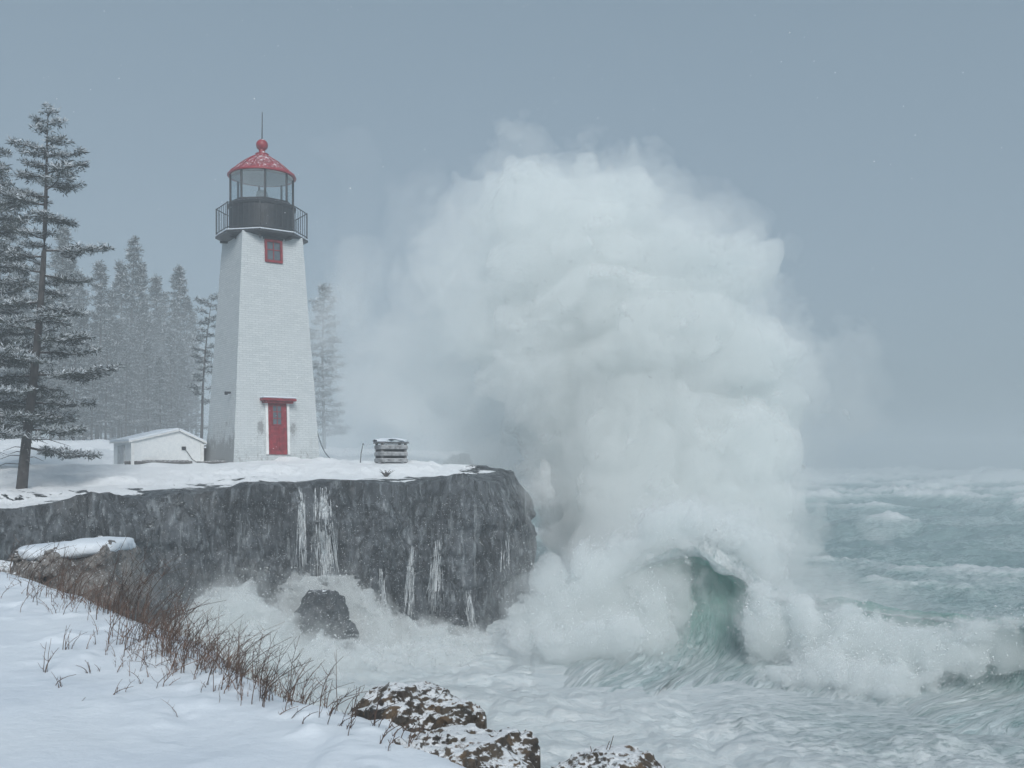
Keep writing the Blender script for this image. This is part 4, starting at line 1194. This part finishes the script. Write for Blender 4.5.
conifer("pine_tree", loc, "slim pine with a tufted top and bare trunk left of the lighthouse", H, 30, lambda u: (0.8 if u < 0.9 else 1.0) * (1.2 if u < 0.6 else 0.8), 71, SPRU, 22, 0.24, 0.4, (0.7, 0), 0.11, 0.30, 0.15, 0.26, 0.25, 8, "tree", "conifers on the headland", True)
loc, H = at_top(323, 284, 84)
conifer("spruce_tree", loc, "pale spruce fading into spray right of the lighthouse", H, 80, lambda u: 2.1 * (1 - u) ** 0.6 + 0.3, 77, SPRU, 16, 0.32, 0.55, (0.1, 0), 0.17, 0.10, 0.25, 0.36, 0.1, 4, "tree", "conifers on the headland")
# the rest of the stand: copies of those five with their parts
rg = random.Random(99)
STAND = [(20, 250, 88), (40, 262, 98), (8, 215, 76), (80, 270, 104), (112, 290, 94), (120, 262, 108), (145, 300, 88), (165, 292, 112), (186, 296, 106), (140, 262, 116), (70, 250, 112), (100, 300, 116), (-30, 230, 84), (50, 290, 80), (192, 310, 118), (158, 310, 120), (118, 320, 86), (84, 310, 82), (28, 300, 78), (-10, 260, 100),
         (106, 330, 78), (126, 345, 80), (148, 340, 82), (171, 330, 86), (182, 345, 90), (92, 350, 76), (137, 310, 98), (160, 355, 78), (74, 330, 74), (36, 330, 70), (60, 345, 72), (14, 330, 74),
         (101, 365, 88), (115, 375, 96), (130, 365, 84), (145, 378, 92), (155, 320, 100), (168, 372, 96), (178, 380, 84), (188, 370, 100), (110, 305, 102), (134, 330, 90), (86, 370, 90), (122, 385, 80), (152, 390, 84), (174, 300, 92), (196, 385, 94), (70, 380, 84)]
for px, yt, D in STAND:
    src, H0 = rg.choice(protos)
    loc, H = at_top(px, yt, D)
    c = src.copy(); COL.objects.link(c)
    c.location = loc; c.rotation_euler = (0, 0, rg.random() * 6.28)
    k = H / H0; c.scale = (k * rg.uniform(0.85, 1.1), k * rg.uniform(0.85, 1.1), k)
    c["label"] = "snow hazed spruce among the dense dim stand behind the shed and pines"; c["group"] = "dim spruces of the stand"
    for ch in src.children:
        d = ch.copy(); COL.objects.link(d); d.parent = c

f_, X_, Y_, Z_, lo_ = blob_field([((-20, 94, 8), (9, 24, 7)), ((-32, 92, 9), (14, 26, 9)), ((-46, 84, 9), (14, 24, 9)), ((-13, 96, 7), (7, 20, 5))], 0.9, 5, 1.5)
f_ = f_ + 3.0 * fbm(X_ * 0.1, Y_ * 0.1, Z_ * 0.14, 4, 501)
f_[0], f_[-1], f_[:, 0], f_[:, -1], f_[:, :, 0], f_[:, :, -1] = (-1,) * 6
fv_, fq_ = surface_nets(f_, lo_, 0.9)
tag(mesh("fog_bank", fv_, fq_, mat_volume("fog_air", 0.008, (0.90, 0.95, 0.985))), "blue grey fog hanging among the trees", None, None, "stuff")

# ------------------------------------------------------------------ dry brush, stems
STEM = mat_plain("dry_stem", (0.085, 0.055, 0.042), 0.85, 0.5, 3.0, 0.0)
STEM2 = mat_plain("dry_brown_grass", (0.125, 0.078, 0.058), 0.85, 0.6, 9.0, 0.0)
def stem(b, x, y, h, lean_a, lean_k, r0, rg, twigs=3):
    z = bz(x, y) - 0.03
    pts = []
    n = 6
    for k in range(n):
        t = k / (n - 1)
        bend = lean_k * t * t * h
        pts.append(Vector((x + math.cos(lean_a) * bend + rg.uniform(-.012, .012) * h, y + math.sin(lean_a) * bend, z + h * t * (1 - 0.22 * lean_k * t))))
    b.tube(pts, [r0 * (1 - 0.75 * k / n) for k in range(n)], 3, False)
    for q in range(twigs):
        i = rg.randint(1, n - 2)
        p = pts[i]; a = rg.random() * 6.28; L_ = h * rg.uniform(0.10, 0.30)
        p2 = p + Vector((math.cos(a) * L_ * 0.6, math.sin(a) * L_ * 0.6, L_ * 0.75))
        b.tube([p, (p + p2) / 2 + Vector((0, 0, -0.01)), p2], [r0 * 0.55, r0 * 0.45, r0 * 0.25], 3, False)
rg = random.Random(12)
eb = MB()
def along(s):  # point of the bank edge by picture column
    k = np.interp(s, 512 + ec[:, 0] / np.maximum(ec[:, 1], 0.5) * F, np.arange(len(ec)))
    i = int(k); return ec[i]
def edge_pt(px, off):
    e = along(px); e2 = along(px + 4)
    d = np.array(e2) - np.array(e); d /= np.linalg.norm(d) + 1e-9
    n = np.array([-d[1], d[0]])
    return e[0] + n[0] * off, e[1] + n[1] * off
for k in range(1450):
    px = 10 + 320 * rg.random()
    cl = 0.45 + 1.5 * float(vnoise(px * 0.085, 3.0, 1.0, 77))
    dens = (math.exp(-((px - 125) / 60) ** 2) + 0.6 * math.exp(-((px - 222) / 45) ** 2) + 0.12) * max(0.12, cl)
    if rg.random() > dens: continue
    x, y = edge_pt(px, rg.gauss(0.12, 0.28))
    h_ = (0.08 + 0.30 * rg.random() ** 2.0 + 0.06 * rg.random()) * (1.15 if px < 200 else 0.85)
    stem(eb, x, y, h_, rg.uniform(-3.1, 3.1) if rg.random() < 0.5 else rg.gauss(0.3, 0.7), abs(rg.gauss(0.45, 0.5)), rg.uniform(0.0018, 0.0042), rg, 4)
tag(eb.build("dry_brush", STEM2), "dense reddish brown dry brush along the rim of the snow bank", None, None, "stuff")

SHRUBS = [(12, 0.1, 0.55, 16, "sparse bare shrub in the snow at the left edge"), (60, 0.05, 0.62, 22, "bare shrub before the square boulder"), (112, 0.1, 0.75, 24, "tall arching shrub right of the square boulder"),
          (150, 0.0, 0.62, 20, "bare shrub with long stems leaning over the surf below the boulder"), (198, -0.05, 0.48, 18, "bare shrub in the middle of the bank rim"), (240, 0.0, 0.48, 20, "fanned bare shrub on the rim before the cliff foot surf"),
          (284, 0.05, 0.46, 22, "thin tall stemmed shrub just left of the brown rock"), (335, 0.0, 0.26, 16, "low bare shrub touching the brown rock"), (372, -0.1, 0.20, 14, "small dry tuft in the snow below the brown rock"), (410, 0.0, 0.16, 12, "small dry tuft beside the bottom rock")]
for px, off, h, n, lab in SHRUBS:
    b = MB()
    x0, y0 = edge_pt(px, off)
    for k in range(n):
        stem(b, x0 + rg.gauss(0, 0.13), y0 + rg.gauss(0, 0.12), h * rg.uniform(0.55, 1.1), rg.gauss(0.15, 0.7), abs(rg.gauss(0.55, 0.3)), rg.uniform(0.0028, 0.0048), rg, 4)
    tag(b.build("shrub", STEM), lab, "shrub", "bare shrubs along the bank rim")
WEEDS = [(42, 672, 6.4, 0.30, 3, "tallest lone weed standing in the snow at the left"), (58, 686, 6.1, 0.14, 4, "short bent weed in the open snow below the tallest lone weed"), (92, 672, 6.6, 0.13, 4, "small weed pair in the open snow under the brush"),
         (116, 694, 6.0, 0.15, 4, "bent weed nearest the middle of the open snow"), (66, 650, 7.0, 0.22, 6, "small weed clump between the brush and the open snow"), (86, 700, 5.8, 0.07, 1, "tiny twig poking out of the open snow")]
for px, py, D, h, n, lab in WEEDS:
    p = P(px, py, D)
    # walk along the line of sight to where it meets the snow
    for _ in range(40):
        zz = bz(p.x, p.y); D2 = (EYE - zz) / ((py - HZ) / F); p = P(px, py, 0.5 * p.y + 0.5 * D2)
    b = MB()
    for k in range(n):
        stem(b, p.x + rg.gauss(0, 0.03), p.y + rg.gauss(0, 0.03), h * rg.uniform(0.6, 1.1), rg.gauss(0, 1.4), abs(rg.gauss(0.5, 0.4)), rg.uniform(0.003, 0.0045), rg, 2)
    tag(b.build("weed", STEM), lab, "weed", "dry weeds in the open snow")
# twig on the rightmost rock
b = MB(); tp = P(592, 770, 5.6)
for k in range(4):
    a = rg.uniform(-0.6, 0.6)
    b.tube([tp + Vector((0.02 * k, 0, -0.08)), tp + Vector((0.02 * k + a * 0.05, 0, 0.06)), tp + Vector((0.02 * k + a * 0.14, 0.01, 0.10 + 0.03 * k))], [0.004, 0.003, 0.002], 4)
tag(b.build("weed", STEM), "forked dry twig standing on the rightmost rock", "weed", "dry weeds in the open snow")
# snowy bush on the headland
hp = P(386, 474, 34.6); hzz = gz(hp.x, hp.y)
b = MB()
for k in range(26):
    a = rg.random() * 6.28; L_ = rg.uniform(0.15, 0.32)
    b.tube([(hp.x, hp.y, hzz - 0.03), (hp.x + math.cos(a) * L_ * 0.7, hp.y + math.sin(a) * L_ * 0.5, hzz + L_ * 0.6), (hp.x + math.cos(a) * L_ * 1.1, hp.y + math.sin(a) * L_ * 0.6, hzz + L_ * 0.8)], [0.02, 0.014, 0.006], 4)
tag(b.build("shrub", mat_plain("snowy_twigs", (0.07, 0.06, 0.055), 0.9, 0.4, 9, 0, 0.35)), "small snowy shrub on the cliff top before the crate", "shrub")

# ------------------------------------------------------------------ falling snow and flying drops
r = np.random.RandomState(4)
def specks(name, P_, rad, m, label):
    oc_ = np.array([(1, 0, 0), (-1, 0, 0), (0, 1, 0), (0, -1, 0), (0, 0, 1), (0, 0, -1)], float)
    fc_ = np.array([(0, 2, 4), (2, 1, 4), (1, 3, 4), (3, 0, 4), (2, 0, 5), (1, 2, 5), (3, 1, 5), (0, 3, 5)])
    v = (P_[:, None] + oc_[None] * rad[:, None, None]).reshape(-1, 3)
    f = (np.arange(len(P_))[:, None, None] * 6 + fc_[None]).reshape(-1, 3)
    return tag(mesh(name, v, f, m), label, None, None, "stuff")
FLK = mat_plain("flake_white", (0.85, 0.87, 0.89), 0.9, 0.02)
n = 6000
pp = np.stack([r.uniform(-24, 24, n), r.uniform(9, 40, n), 0.5 + 16 * r.rand(n) ** 1.6], 1)
specks("falling_snow", pp, r.uniform(0.004, 0.009, n), FLK, "small snowflakes drifting through the air")

def mesh_pts(o, k, sig, seed):
    r_ = np.random.RandomState(seed)
    v = np.zeros(len(o.data.vertices) * 3, np.float32); o.data.vertices.foreach_get("co", v)
    nn_ = np.zeros(len(o.data.vertices) * 3, np.float32); o.data.vertex_normals.foreach_get("vector", nn_)
    v = v.reshape(-1, 3); nn_ = nn_.reshape(-1, 3)
    i = r_.randint(0, len(v), k)
    d = np.abs(r_.normal(size=k)) * sig
    return v[i] + nn_[i] * d[:, None] + r_.normal(size=(k, 3)) * sig * 0.25
DROP = mat_plain("drop_white", (0.82, 0.85, 0.87), 0.4, 0.02)
pts_ = np.concatenate([mesh_pts(roll, 7000, 0.22, 1), mesh_pts(lipo, 8000, 0.18, 2), mesh_pts(bs, 6000, 0.35, 3), mesh_pts(b2, 3000, 0.22, 4), mesh_pts(plume, 5000, 0.5, 5)])
specks("flying_drops", pts_, np.abs(r.normal(size=len(pts_))) * 0.008 + 0.006, DROP, "white water drops thrown off the surf and the plume")
n = 7000
pp = np.stack([r.uniform(-13, 1.5, n), r.uniform(25, 32, n), r.uniform(0.2, 4.6, n)], 1)
specks("blown_drops", pp, r.uniform(0.004, 0.011, n), DROP, "white specks of spray blown before the dark cliff")
